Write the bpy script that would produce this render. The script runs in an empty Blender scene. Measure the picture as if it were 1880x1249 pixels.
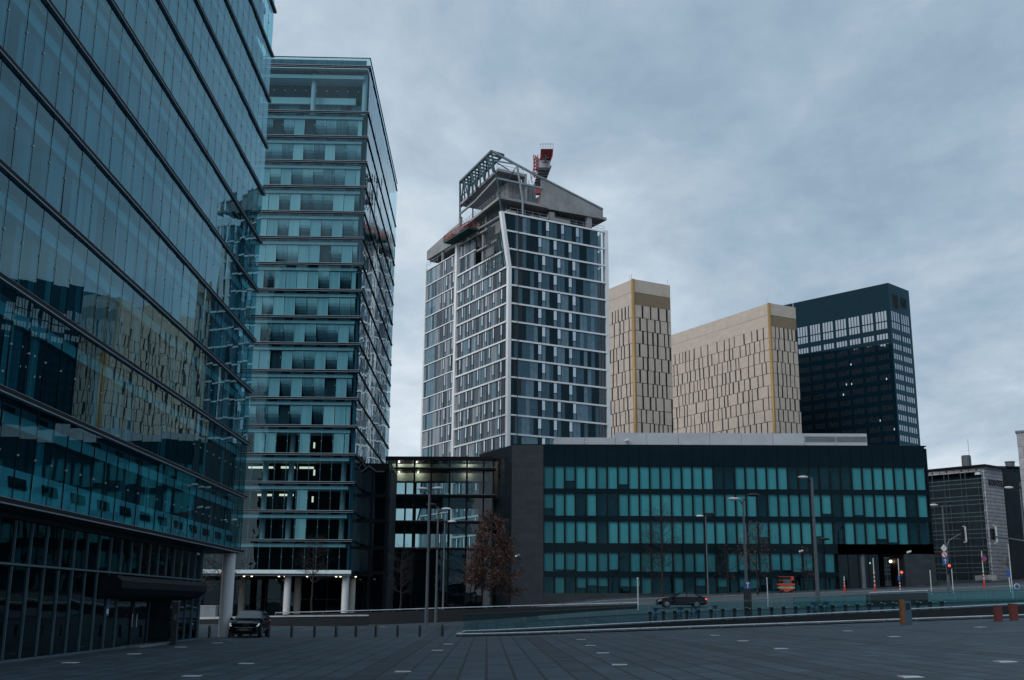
import bpy, bmesh, math, random
from mathutils import Vector, Matrix
R = math.radians
sc = bpy.context.scene
COL = sc.collection
rnd = random.Random(7)

# ------------------------------------------------------------------ camera
F_PX, PPX, PPY, CAM_H = 2063.6, 970.0, 624.5, 2.0
PITCH, ROLL = R(13.25), 0.004
_r0 = Vector((1, 0, 0)); _u0 = Vector((0, -math.sin(PITCH), math.cos(PITCH)))
FWD = Vector((0, math.cos(PITCH), math.sin(PITCH)))
RIGHT = math.cos(ROLL) * _r0 + math.sin(ROLL) * _u0
UP = -math.sin(ROLL) * _r0 + math.cos(ROLL) * _u0
CAM = Vector((0, 0, CAM_H))

def ray(px, py):
    return FWD + RIGHT * ((px - PPX) / F_PX) + UP * ((PPY - py) / F_PX)

def at(px, py, D):
    d = ray(px, py)
    return CAM + d * (D / d.y)

def proj(p):
    v = p - CAM
    zc = v.dot(FWD)
    if zc < 0.5:
        return None
    return PPX + F_PX * v.dot(RIGHT) / zc, PPY - F_PX * v.dot(UP) / zc, zc

def softplus(x, k):
    if x / k > 30: return x
    return k * math.log1p(math.exp(x / k))

def sstep(a, b, x):
    t = min(1, max(0, (x - a) / (b - a)))
    return t * t * (3 - 2 * t)

def gz(X, D):
    base = 0.038 * min(softplus(X + 3, 1.5), 90)
    ext = 0.030 * min(softplus(D - 73, 3), 160) * sstep(-19, 13, X)
    return base + ext

def ground(px, py, dmax=260):
    d = ray(px, py); d = d / d.y
    t = 10.0
    while t < dmax:
        p = CAM + d * t
        if p.z <= gz(p.x, p.y):
            return Vector((p.x, p.y, gz(p.x, p.y)))
        t += 0.1
    p = CAM + d * dmax
    return Vector((p.x, p.y, gz(p.x, p.y)))

cam_d = bpy.data.cameras.new('camera')
cam = bpy.data.objects.new('camera', cam_d); COL.objects.link(cam)
cam_d.sensor_width = 36; cam_d.lens = F_PX / 1880 * 36
cam_d.shift_x = (940 - PPX) / 1880
cam_d.clip_start = 0.2; cam_d.clip_end = 8000
mw = Matrix((RIGHT, UP, -FWD)).transposed().to_4x4(); mw.translation = CAM
cam.matrix_world = mw
sc.camera = cam

# ------------------------------------------------------------------ materials
MATS = {}
def new_mat(name):
    m = bpy.data.materials.new(name); m.use_nodes = True
    nt = m.node_tree; nt.nodes.clear()
    out = nt.nodes.new('ShaderNodeOutputMaterial')
    MATS[name] = m
    return m, nt, out

def N(nt, typ, **kw):
    n = nt.nodes.new(typ)
    for k, v in kw.items():
        if k.startswith('i_'):
            n.inputs[k[2:].replace('_', ' ')].default_value = v
        else:
            setattr(n, k, v)
    return n

def math_n(nt, op, a, b=None, clamp=False):
    n = nt.nodes.new('ShaderNodeMath'); n.operation = op; n.use_clamp = clamp
    for i, v in enumerate((a, b)):
        if v is None: continue
        if hasattr(v, 'is_linked') or hasattr(v, 'links'): nt.links.new(v, n.inputs[i])
        else: n.inputs[i].default_value = v
    return n.outputs[0]

def mixc(nt, fac, a, b, typ='MIX'):
    n = nt.nodes.new('ShaderNodeMix'); n.data_type = 'RGBA'; n.blend_type = typ
    for sock, v in ((n.inputs[0], fac), (n.inputs[6], a), (n.inputs[7], b)):
        if hasattr(v, 'links'): nt.links.new(v, sock)
        else: sock.default_value = v if not isinstance(v, tuple) else (*v[:3], 1)
    return n.outputs[2]

def noise(nt, vec, scale, detail=4, rough=.55, dist=0):
    n = nt.nodes.new('ShaderNodeTexNoise')
    n.inputs['Scale'].default_value = scale; n.inputs['Detail'].default_value = detail
    n.inputs['Roughness'].default_value = rough; n.inputs['Distortion'].default_value = dist
    if vec is not None: nt.links.new(vec, n.inputs['Vector'])
    return n.outputs['Fac']

def ramp(nt, fac, stops):
    n = nt.nodes.new('ShaderNodeValToRGB')
    nt.links.new(fac, n.inputs[0])
    e = n.color_ramp.elements
    while len(e) < len(stops): e.new(.5)
    for i, (p, c) in enumerate(stops):
        e[i].position = p; e[i].color = (*c, 1) if len(c) == 3 else c
    return n.outputs[0]

def mapping(nt, vec, scale=(1, 1, 1), rot=(0, 0, 0)):
    n = nt.nodes.new('ShaderNodeMapping'); nt.links.new(vec, n.inputs[0])
    n.inputs['Scale'].default_value = scale; n.inputs['Rotation'].default_value = rot
    return n.outputs[0]

def simple(name, col, rough=.6, metal=0, var=.18, vscale=1.5, spec=.5, bump=0, bscale=20, streak=False, emit=None):
    m, nt, out = new_mat(name)
    b = N(nt, 'ShaderNodeBsdfPrincipled')
    tc = N(nt, 'ShaderNodeTexCoord')
    vec = tc.outputs['Object']
    if streak: vec = mapping(nt, vec, (1, 1, .08))
    f = noise(nt, vec, vscale, 5, .6)
    lo = tuple(max(0, c * (1 - var)) for c in col); hi = tuple(min(1, c * (1 + var)) for c in col)
    c = ramp(nt, f, [(.3, lo), (.7, hi)])
    nt.links.new(c, b.inputs['Base Color'])
    b.inputs['Metallic'].default_value = metal
    b.inputs['Specular IOR Level'].default_value = spec
    rr = math_n(nt, 'MULTIPLY_ADD', f, .2); nt.nodes[-1].inputs[2].default_value = max(0, rough - .1)
    nt.links.new(rr, b.inputs['Roughness'])
    if bump:
        bn = N(nt, 'ShaderNodeBump'); bn.inputs['Distance'].default_value = bump; bn.inputs['Strength'].default_value = 1
        nt.links.new(noise(nt, tc.outputs['Object'], bscale, 3), bn.inputs['Height'])
        nt.links.new(bn.outputs[0], b.inputs['Normal'])
    if emit:
        b.inputs['Emission Color'].default_value = (*emit[0], 1); b.inputs['Emission Strength'].default_value = emit[1]
    nt.links.new(b.outputs[0], out.inputs[0])
    return m

def glass(name, tint, r0=.05, gcol=(.85, .93, 1), wav=.004, wscale=.8, rough=0.0, gain=1.0):
    m, nt, out = new_mat(name)
    tr = N(nt, 'ShaderNodeBsdfTransparent'); tr.inputs[0].default_value = (*tint, 1)
    gl = N(nt, 'ShaderNodeBsdfGlossy'); gl.inputs['Color'].default_value = (*gcol, 1); gl.inputs['Roughness'].default_value = rough
    lw = N(nt, 'ShaderNodeLayerWeight'); lw.inputs['Blend'].default_value = .5
    p = math_n(nt, 'POWER', lw.outputs['Facing'], 5.0)
    p = math_n(nt, 'MULTIPLY', p, (1 - r0) * gain)
    p = math_n(nt, 'ADD', p, r0, True)
    if wav:
        tc = N(nt, 'ShaderNodeTexCoord')
        bn = N(nt, 'ShaderNodeBump'); bn.inputs['Strength'].default_value = 1; bn.inputs['Distance'].default_value = wav
        nt.links.new(noise(nt, tc.outputs['Object'], wscale, 1, .4), bn.inputs['Height'])
        nt.links.new(bn.outputs[0], gl.inputs['Normal'])
    mx = N(nt, 'ShaderNodeMixShader')
    nt.links.new(p, mx.inputs[0]); nt.links.new(tr.outputs[0], mx.inputs[1]); nt.links.new(gl.outputs[0], mx.inputs[2])
    nt.links.new(mx.outputs[0], out.inputs[0])
    return m

def mirror(name, base, r0=.3, rough=.02, wav=.004, wscale=.6, gcol=(.85, .93, 1), var=.2):
    """opaque coated glass or polished cladding: dark body under a strong reflection"""
    m, nt, out = new_mat(name)
    tc = N(nt, 'ShaderNodeTexCoord')
    d = N(nt, 'ShaderNodeBsdfDiffuse')
    c = ramp(nt, noise(nt, tc.outputs['Object'], .9, 3), [(.3, tuple(x * (1 - var) for x in base)), (.7, tuple(x * (1 + var) for x in base))])
    nt.links.new(c, d.inputs[0])
    gl = N(nt, 'ShaderNodeBsdfGlossy'); gl.inputs['Color'].default_value = (*gcol, 1); gl.inputs['Roughness'].default_value = rough
    lw = N(nt, 'ShaderNodeLayerWeight'); lw.inputs['Blend'].default_value = .5
    p = math_n(nt, 'POWER', lw.outputs['Facing'], 5.0)
    p = math_n(nt, 'MULTIPLY', p, 1 - r0); p = math_n(nt, 'ADD', p, r0, True)
    if wav:
        bn = N(nt, 'ShaderNodeBump'); bn.inputs['Strength'].default_value = 1; bn.inputs['Distance'].default_value = wav
        nt.links.new(noise(nt, tc.outputs['Object'], wscale, 1, .4), bn.inputs['Height'])
        nt.links.new(bn.outputs[0], gl.inputs['Normal'])
    mx = N(nt, 'ShaderNodeMixShader')
    nt.links.new(p, mx.inputs[0]); nt.links.new(d.outputs[0], mx.inputs[1]); nt.links.new(gl.outputs[0], mx.inputs[2])
    nt.links.new(mx.outputs[0], out.inputs[0])
    return m

def uvstripe(name, c1, c2, period, horizontal=False, rough=.5, metal=0, duty=.5, bump=.01, var=.12):
    m, nt, out = new_mat(name)
    b = N(nt, 'ShaderNodeBsdfPrincipled'); b.inputs['Roughness'].default_value = rough; b.inputs['Metallic'].default_value = metal
    uv = N(nt, 'ShaderNodeUVMap'); sp = N(nt, 'ShaderNodeSeparateXYZ'); nt.links.new(uv.outputs[0], sp.inputs[0])
    s = sp.outputs[1 if horizontal else 0]
    fr = math_n(nt, 'FRACT', math_n(nt, 'MULTIPLY', s, 1 / period))
    tri = math_n(nt, 'LESS_THAN', fr, duty)
    tc = N(nt, 'ShaderNodeTexCoord')
    nz = noise(nt, tc.outputs['Object'], .5, 4, .6)
    col = mixc(nt, tri, c1, c2)
    col = mixc(nt, 1.0, col, ramp(nt, nz, [(.25, (1 - var,) * 3), (.75, (1 + var,) * 3)]), 'MULTIPLY')
    nt.links.new(col, b.inputs['Base Color'])
    if bump:
        bn = N(nt, 'ShaderNodeBump'); bn.inputs['Distance'].default_value = bump
        nt.links.new(tri, bn.inputs['Height']); nt.links.new(bn.outputs[0], b.inputs['Normal'])
    nt.links.new(b.outputs[0], out.inputs[0])
    return m

def emitter(name, col, s):
    m, nt, out = new_mat(name)
    e = N(nt, 'ShaderNodeEmission'); e.inputs[0].default_value = (*col, 1); e.inputs[1].default_value = s
    nt.links.new(e.outputs[0], out.inputs[0]); return m

# glass and cladding
glass('glass_teal', (.24, .58, .65), .10, gcol=(.54, .87, .98), wav=.0014, wscale=.7)
glass('glass_teal_side', (.32, .58, .66), .09, gcol=(.78, .93, 1), wav=.006, wscale=.7)
glass('glass_front', (.50, .73, .78), .065, gcol=(.62, .88, .96), wav=.010, wscale=.9)
glass('glass_dark', (.14, .25, .29), .035, gcol=(.5, .75, .85), wav=.004)
glass('glass_hotel', (.16, .30, .38), .10, gcol=(.40, .68, .85), wav=.006)
glass('glass_link', (.34, .53, .56), .06, wav=.004)
glass('glass_rail', (.46, .76, .78), .03, wav=0)
glass('glass_clear', (.78, .88, .92), .08, wav=.004)
def blind(name, col, var, freq=5.0, rough=.8):
    """hanging fabric: folds run down it"""
    m, nt, out = new_mat(name)
    b = N(nt, 'ShaderNodeBsdfPrincipled'); b.inputs['Roughness'].default_value = rough; b.inputs['Specular IOR Level'].default_value = .2
    uv = N(nt, 'ShaderNodeUVMap'); v = mapping(nt, uv.outputs[0], (freq, .05, 1))
    f = noise(nt, v, 1.0, 4, .7)
    c = ramp(nt, f, [(.32, tuple(x * (1 - var) for x in col)), (.68, tuple(x * (1 + var) for x in col))])
    nt.links.new(c, b.inputs['Base Color']); nt.links.new(b.outputs[0], out.inputs[0])
blind('blind_a', (.23, .34, .39), .42)
blind('blind_b', (.29, .42, .47), .35)
blind('blind_c', (.10, .18, .23), .45)
blind('blind_dark', (.025, .045, .06), .4)
blind('blind_light', (.58, .72, .75), .10, 3)
blind('blind_mid', (.42, .57, .62), .14, 3)
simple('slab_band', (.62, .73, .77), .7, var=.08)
simple('slab_dark', (.14, .22, .27), .7)  # dark teal strip next to the pale slab band
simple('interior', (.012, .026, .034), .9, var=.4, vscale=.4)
simple('interior_ceiling', (.16, .19, .2), .9)
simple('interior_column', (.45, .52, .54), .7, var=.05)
simple('ledge_dark', (.006, .010, .014), .7, var=.3, spec=.15)
simple('ledge_light', (.20, .25, .29), .5, metal=.3, var=.1)
simple('bracket_steel', (.45, .48, .5), .4, metal=.5)
simple('mullion', (.03, .045, .055), .4, metal=.2)
simple('mullion_light', (.10, .16, .19), .4, metal=.4)
simple('column_white', (.62, .64, .66), .55, var=.1, vscale=.8, streak=True)
simple('roof_grey', (.12, .13, .14), .9)
simple('soffit', (.06, .07, .08), .8)
# residential tower
simple('white_pier', (.84, .86, .88), .5, var=.07, vscale=.3)
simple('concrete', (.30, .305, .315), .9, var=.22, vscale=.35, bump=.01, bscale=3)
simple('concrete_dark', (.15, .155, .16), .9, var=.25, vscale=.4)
simple('steel_blue', (.035, .075, .095), .45, metal=.2, var=.2)
simple('steel_white', (.26, .31, .35), .5)
mirror('panel_navy', (.004, .014, .022), .022, .10, gcol=(.6, .85, 1))
mirror('panel_blue', (.034, .080, .113), .06, .08, gcol=(.6, .85, 1))
mirror('panel_steel', (.095, .17, .22), .08, .10, gcol=(.7, .9, 1))
mirror('panel_grey', (.085, .108, .132), .03, .2)
mirror('panel_charcoal', (.022, .030, .040), .02, .15)
mirror('panel_pale', (.24, .265, .295), .06, .2)
mirror('window_mirror', (.05, .08, .10), .62, .0, wav=.005)
simple('frame_black', (.012, .015, .018), .5)
simple('crane_red', (.30, .03, .035), .5, var=.2)
simple('crane_grey', (.30, .31, .34), .6)
simple('crane_dark', (.05, .055, .065), .6)
simple('net_green', (.02, .07, .065), .9, var=.3)
# gold towers
uvstripe('gold_panel', (.63, .53, .44), (.375, .31, .255), .34, duty=.38, rough=.42, metal=.15, bump=.03)
uvstripe('gold_band', (.61, .52, .435), (.38, .315, .26), .4, duty=.38, rough=.42, metal=.15, bump=.03)
uvstripe('bronze_band', (.26, .195, .115), (.17, .125, .075), .3, duty=.45, rough=.45, metal=.2, bump=.03)
simple('gold_corner', (.33, .20, .07), .45, metal=.25, var=.15, vscale=.25)
mirror('slot_glass', (.006, .014, .02), .02, .03)
simple('joint_dark', (.02, .02, .02), .8)
# dark tower
mirror('dark_clad', (.003, .014, .025), .025, .05, wav=.002, gcol=(.45, .85, 1))
mirror('dark_glass', (.02, .03, .04), .42, .0, wav=.003)
simple('grille_black', (.01, .013, .017), .8)
# black office block
def tile_mat(name, col, tw, th, joint, rough=.55, var=.25, bump=.004):
    m, nt, out = new_mat(name)
    b = N(nt, 'ShaderNodeBsdfPrincipled'); b.inputs['Roughness'].default_value = rough
    uv = N(nt, 'ShaderNodeUVMap')
    br = N(nt, 'ShaderNodeTexBrick'); br.offset = .5; br.squash = 1
    br.inputs['Scale'].default_value = 1; br.inputs['Brick Width'].default_value = tw; br.inputs['Row Height'].default_value = th
    br.inputs['Mortar Size'].default_value = joint; br.inputs['Bias'].default_value = 0; br.inputs['Mortar Smooth'].default_value = .1
    br.inputs['Color1'].default_value = (*[c * (1 - var) for c in col], 1); br.inputs['Color2'].default_value = (*[c * (1 + var) for c in col], 1)
    br.inputs['Mortar'].default_value = (*[c * .35 for c in col], 1)
    nt.links.new(uv.outputs[0], br.inputs['Vector'])
    tc = N(nt, 'ShaderNodeTexCoord')
    nz = noise(nt, tc.outputs['Object'], 1.2, 6, .65)
    c = mixc(nt, 1.0, br.outputs['Color'], ramp(nt, nz, [(.25, (.75,) * 3), (.75, (1.25,) * 3)]), 'MULTIPLY')
    nt.links.new(c, b.inputs['Base Color'])
    bn = N(nt, 'ShaderNodeBump'); bn.inputs['Distance'].default_value = bump; bn.invert = True
    nt.links.new(br.outputs['Fac'], bn.inputs['Height']); nt.links.new(bn.outputs[0], b.inputs['Normal'])
    nt.links.new(b.outputs[0], out.inputs[0]); return m
tile_mat('granite', (.013, .022, .031), 1.2, .62, .012)
tile_mat('brick_pale', (.46, .50, .56), 60, .55, .05, .8, .08)
tile_mat('stone_pale', (.36, .37, .39), 1.4, 1.6, .03, .8, .08)
mirror('black_glass', (.0015, .006, .010), .012, .04, wav=.003, gcol=(.5, .85, 1))
simple('frame_dark', (.0035, .006, .009), .5, spec=.2)
uvstripe('screen_white', (.40, .43, .47), (.46, .49, .53), .9, horizontal=True, rough=.5, duty=.06, bump=.01)
simple('louvre_grey', (.15, .18, .21), .5)
glass('glass_block', (.245, .555, .595), .032, gcol=(.32, .76, .92), wav=.004, wscale=.5)
simple('roller_blind', (.60, .66, .66), .8, var=.08, vscale=.5)
simple('roller_blind_pale', (.74, .80, .79), .8, var=.08, vscale=.5)
simple('roller_blind_grey', (.44, .52, .54), .8, var=.10, vscale=.5)
simple('dim_room', (.022, .075, .10), .9, spec=.1, var=.4, vscale=.5)
simple('roller_blind_low', (.34, .38, .38), .8, var=.1, vscale=.7)
# street
simple('steel_dark', (.02, .024, .028), .5, var=.25)
simple('steel_grey', (.11, .13, .15), .45, metal=.3)
simple('lamp_white', (.62, .64, .66), .4)
simple('lamp_black', (.015, .017, .02), .5)
simple('pole_white', (.60, .62, .64), .5)
simple('rail_bright', (.55, .57, .6), .3, metal=.7)
simple('wall_dark', (.008, .012, .016), .7, var=.35, vscale=.8)
simple('wall_cap', (.52, .54, .56), .5)
simple('bollard_steel', (.035, .04, .045), .5, metal=.3)
simple('orange_paint', (.62, .075, .025), .55, var=.15)
simple('orange_brown', (.22, .085, .02), .6)
simple('red_paint', (.15, .028, .022), .6, var=.2)
simple('red_sign', (.5, .03, .03), .5)
simple('blue_sign', (.02, .10, .28), .5)
simple('blue_grey', (.05, .10, .15), .6)
simple('sign_white', (.65, .67, .68), .5)
simple('cream_paint', (.42, .36, .26), .6)
simple('rubber', (.012, .012, .013), .8)
simple('rim', (.25, .26, .28), .35, metal=.8)
mirror('car_paint_black', (.002, .004, .006), .02, .05, wav=0)
mirror('car_paint_blue', (.002, .004, .007), .02, .05, wav=0)
mirror('car_glass', (.01, .018, .022), .10, .02, wav=0)
simple('chrome', (.5, .52, .55), .2, metal=.9)
simple('plate', (.12, .11, .05), .5)
simple('headlamp', (.6, .65, .7), .15, emit=((.8, .9, 1), .35))
emitter('tail_red', (1, .12, .12), 1.2)
emitter('signal_red', (1, .10, .05), 2.5)
emitter('lamp_warm', (1, .80, .55), 3.0)
emitter('lamp_cool', (.9, .95, 1), .7)
emitter('strip_light', (1, .88, .68), 1.1)
simple('bike_blue', (.02, .09, .20), .45)
simple('bark', (.022, .020, .020), .9, var=.3, vscale=4)
simple('leaf_brown', (.068, .034, .028), .8, var=.45, vscale=1.2)
simple('leaf_rust', (.115, .055, .042), .8, var=.4, vscale=1.2)
simple('hedge', (.03, .03, .025), .9, var=.4, vscale=2)
simple('kerb_stone', (.16, .18, .20), .8)
simple('warm_wall', (.50, .46, .40), .8)

# ------------------------------------------------------------------ geometry
class Face:
    """vertical plane: u runs to the right as seen from outside, w inward, z up"""
    def __init__(s, o, az):
        s.o = Vector((o[0], o[1], 0)); s.x = Vector((math.sin(az), math.cos(az), 0)); s.n = Vector((-s.x.y, s.x.x, 0))
    def P(s, u, w, z): return s.o + s.x * u + s.n * w + Vector((0, 0, z))
    def hit(s, px, py, w=0):
        d = ray(px, py); q = s.o + s.n * w - CAM; q.z = 0
        t = q.dot(s.n) / d.dot(s.n); p = CAM + d * t
        return (p - s.o).dot(s.x), p.z

class MB:
    def __init__(s, F=None): s.F = F; s.v = []; s.f = []; s.m = []; s.uv = []
    def poly(s, pts, m=0):
        pts = [Vector(p) for p in pts]
        n = (pts[1] - pts[0]).cross(pts[-1] - pts[0])
        k = max(range(3), key=lambda i: abs(n[i]))
        a, b = ((1, 2), (0, 2), (0, 1))[k]
        i0 = len(s.v)
        for p in pts:
            s.v.append(s.F.P(*p) if s.F else p); s.uv.append((p[a], p[b]))
        s.f.append(tuple(range(i0, i0 + len(pts)))); s.m.append(m)
    def quad(s, u0, u1, z0, z1, w, m=0):
        s.poly([(u0, w, z0), (u1, w, z0), (u1, w, z1), (u0, w, z1)], m)
    def box(s, u0, u1, w0, w1, z0, z1, m=0):
        if u0 > u1: u0, u1 = u1, u0
        if w0 > w1: w0, w1 = w1, w0
        if z0 > z1: z0, z1 = z1, z0
        P = lambda i, j, k: ((u0, u1)[i], (w0, w1)[j], (z0, z1)[k])
        for q in (((0,0,0),(1,0,0),(1,0,1),(0,0,1)), ((1,1,0),(0,1,0),(0,1,1),(1,1,1)), ((1,0,0),(1,1,0),(1,1,1),(1,0,1)),
                  ((0,1,0),(0,0,0),(0,0,1),(0,1,1)), ((0,0,1),(1,0,1),(1,1,1),(0,1,1)), ((0,1,0),(1,1,0),(1,0,0),(0,0,0))):
            s.poly([P(*c) for c in q], m)
    def prism(s, pts, w0, w1, m=0):
        """pts: polygon in (u, z), extruded from w0 to w1"""
        n = len(pts)
        s.poly([(u, w0, z) for u, z in pts], m); s.poly([(u, w1, z) for u, z in reversed(pts)], m)
        for i in range(n):
            (a, b), (c, d) = pts[i], pts[(i + 1) % n]
            s.poly([(a, w1, b), (c, w1, d), (c, w0, d), (a, w0, b)], m)
    def slab(s, pts, z0, z1, m=0):
        """pts: plan polygon in (u, w)"""
        n = len(pts)
        s.poly([(u, w, z1) for u, w in pts], m); s.poly([(u, w, z0) for u, w in reversed(pts)], m)
        for i in range(n):
            (a, b), (c, d) = pts[i], pts[(i + 1) % n]
            s.poly([(a, b, z0), (c, d, z0), (c, d, z1), (a, b, z1)], m)
    def _w(s, p): return s.F.P(*p) if s.F else Vector(p)
    def _ring(s, c, ax, r, seg, ref=None):
        ax = ax.normalized(); t = Vector((0, 0, 1)) if abs(ax.z) < .9 else Vector((1, 0, 0))
        a = ax.cross(t).normalized(); b = ax.cross(a)
        return [c + a * (r * math.cos(2 * math.pi * (i + .5) / seg)) + b * (r * math.sin(2 * math.pi * (i + .5) / seg)) for i in range(seg)]
    def tube(s, p0, p1, r0, r1=None, seg=8, m=0, caps=True):
        p0, p1 = s._w(p0), s._w(p1); r1 = r0 if r1 is None else r1
        A = s._ring(p0, p1 - p0, r0, seg); B = s._ring(p1, p1 - p0, r1, seg)
        i0 = len(s.v); L = (p1 - p0).length
        s.v += A + B
        s.uv += [(i * .2, 0) for i in range(seg)] + [(i * .2, L) for i in range(seg)]
        for i in range(seg):
            j = (i + 1) % seg
            s.f.append((i0 + i, i0 + j, i0 + seg + j, i0 + seg + i)); s.m.append(m)
        if caps:
            s.f.append(tuple(i0 + i for i in reversed(range(seg)))); s.m.append(m)
            s.f.append(tuple(i0 + seg + i for i in range(seg))); s.m.append(m)
    def bar(s, p0, p1, r, m=0): s.tube(p0, p1, r * 1.2, r * 1.2, 4, m)
    def ball(s, c, rx, ry, rz, m=0, seg=10, rings=6):
        c = s._w(c); i0 = len(s.v)
        for k in range(rings + 1):
            t = math.pi * k / rings
            for i in range(seg):
                a = 2 * math.pi * i / seg
                s.v.append(c + Vector((rx * math.sin(t) * math.cos(a), ry * math.sin(t) * math.sin(a), rz * math.cos(t)))); s.uv.append((0, 0))
        for k in range(rings):
            for i in range(seg):
                j = (i + 1) % seg
                s.f.append((i0 + k * seg + i, i0 + (k + 1) * seg + i, i0 + (k + 1) * seg + j, i0 + k * seg + j)); s.m.append(m)
    def ext(s, o):
        i0 = len(s.v); s.v += o.v; s.uv += o.uv; s.m += o.m
        s.f += [tuple(i + i0 for i in f) for f in o.f]
    def bounds(s):
        return [Vector([f(v[i] for v in s.v) for i in range(3)]) for f in (min, max)]
    def build(s, name, mats, parent=None, smooth=False, loc=None, local=False):
        """vertices are in world space unless local; the object's origin is its parent's (or its own base)"""
        if isinstance(mats, str): mats = [mats]
        if local: off = Vector((0, 0, 0))
        elif parent is not None: off = wloc(parent)
        elif loc is not None: off = Vector(loc)
        else:
            lo, hi = s.bounds(); off = Vector(((lo.x + hi.x) / 2, (lo.y + hi.y) / 2, lo.z))
        me = bpy.data.meshes.new(name)
        me.from_pydata([v - off for v in s.v], [], s.f)
        for n in mats: me.materials.append(MATS[n])
        me.polygons.foreach_set('material_index', s.m)
        if smooth: me.polygons.foreach_set('use_smooth', [True] * len(s.f))
        uvl = me.uv_layers.new(name='UVMap')
        fl = []
        for f in s.f:
            for i in f: fl += s.uv[i]
        uvl.data.foreach_set('uv', fl)
        me.update()
        o = bpy.data.objects.new(name, me); COL.objects.link(o)
        if parent is not None: o.parent = parent
        else: o.location = Vector(loc) if (local and loc is not None) else off
        return o

def wloc(o):
    v = Vector(o.location)
    while o.parent is not None:
        o = o.parent; v += Vector(o.location)
    return v

def thing(name, label, cat, loc, rz=0, group=None):
    o = bpy.data.objects.new(name, None); COL.objects.link(o)
    o.empty_display_size = .5
    o.location = loc; o.rotation_euler = (0, 0, rz)
    return tag(o, label, cat, group)

def tag(o, label, cat, group=None):
    o['label'] = label; o['category'] = cat
    if group: o['group'] = group
    return o

def struct(o, kind='structure'):
    o['kind'] = kind; return o

def dup(src, loc, rz=None, label=None, scale=None):
    r = src.copy(); COL.objects.link(r); r.location = loc
    if rz is not None: r.rotation_euler = (0, 0, rz)
    if label: r['label'] = label
    if scale: r.scale = scale
    for ch in src.children:
        c = ch.copy(); COL.objects.link(c); c.parent = r
        for g in ch.children:
            d = g.copy(); COL.objects.link(d); d.parent = c
    return r

class WinSet:
    """many windows of one building: the hundred that show largest are parts, the rest one part"""
    def __init__(s, root, name, mats, cap=100, vis=None):
        s.root, s.name, s.mats, s.cap, s.vis, s.items = root, name, mats, cap, vis, []
    def add(s, mb):
        area = 0
        pts = [proj(v) for v in mb.v]
        if all(pts):
            xs = [p[0] for p in pts]; ys = [p[1] for p in pts]
            x0, x1 = max(0, min(xs)), min(1880, max(xs)); y0, y1 = max(0, min(ys)), min(1249, max(ys))
            if x1 > x0 and y1 > y0:
                area = (x1 - x0) * (y1 - y0)
                if s.vis and not s.vis((x0 + x1) / 2, (y0 + y1) / 2): area = 0
        s.items.append((area, len(s.items), mb))
    def done(s, stuff_name=None):
        s.items.sort(key=lambda t: -t[0])
        rest = MB()
        for k, (a, i, mb) in enumerate(s.items):
            if k < s.cap and a > 0: mb.build(s.name, s.mats, s.root)
            else: rest.ext(mb)
        if rest.f:
            o = rest.build(stuff_name or s.name, s.mats, s.root); struct(o, 'stuff')

def pane(F, u0, u1, z0, z1, w, m=0, tilt=.004, mb=None):
    """one sheet of glass, set a hair out of true as real panes are"""
    mb = mb or MB(F)
    a, b = rnd.gauss(0, tilt), rnd.gauss(0, tilt)
    uc, zc = (u0 + u1) / 2, (z0 + z1) / 2
    f = lambda u, z: (u, w + a * (u - uc) + b * (z - zc), z)
    mb.poly([f(u0, z0), f(u1, z0), f(u1, z1), f(u0, z1)], m)
    return mb

# ------------------------------------------------------------------ sky and light
SUN_EL, SUN_AZ = R(38), R(222)          # azimuth clockwise from +Y: behind the camera, to its left
w = bpy.data.worlds.new('World'); sc.world = w; w.use_nodes = True
nt = w.node_tree; nt.nodes.clear()
out = nt.nodes.new('ShaderNodeOutputWorld')
sky = nt.nodes.new('ShaderNodeTexSky'); sky.sky_type = 'NISHITA'; sky.sun_disc = False
sky.sun_elevation = SUN_EL; sky.sun_rotation = SUN_AZ
bg1 = nt.nodes.new('ShaderNodeBackground'); bg1.inputs[1].default_value = .10
nt.links.new(sky.outputs[0], bg1.inputs[0])
tc = nt.nodes.new('ShaderNodeTexCoord')
sp = nt.nodes.new('ShaderNodeSeparateXYZ'); nt.links.new(tc.outputs['Generated'], sp.inputs[0])
zz = math_n(nt, 'ADD', math_n(nt, 'MAXIMUM', sp.outputs[2], 0.0), .22)
cx = math_n(nt, 'DIVIDE', sp.outputs[0], zz); cy = math_n(nt, 'DIVIDE', sp.outputs[1], zz)
cb = nt.nodes.new('ShaderNodeCombineXYZ'); nt.links.new(cx, cb.inputs[0]); nt.links.new(cy, cb.inputs[1])
vec = mapping(nt, cb.outputs[0], (1, .8, 1), (0, 0, .5))
vec.node.inputs['Location'].default_value = (2.3, -1.4, 0)
n1 = noise(nt, vec, .75, 2, .5, .3)
n2 = noise(nt, vec, 2.6, 7, .58, .25)
n3 = noise(nt, vec, 9.0, 6, .6, .1)
den = math_n(nt, 'ADD', math_n(nt, 'MULTIPLY', n1, .42), math_n(nt, 'MULTIPLY', n2, .44))
den = math_n(nt, 'ADD', den, math_n(nt, 'MULTIPLY', n3, .14))
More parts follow.
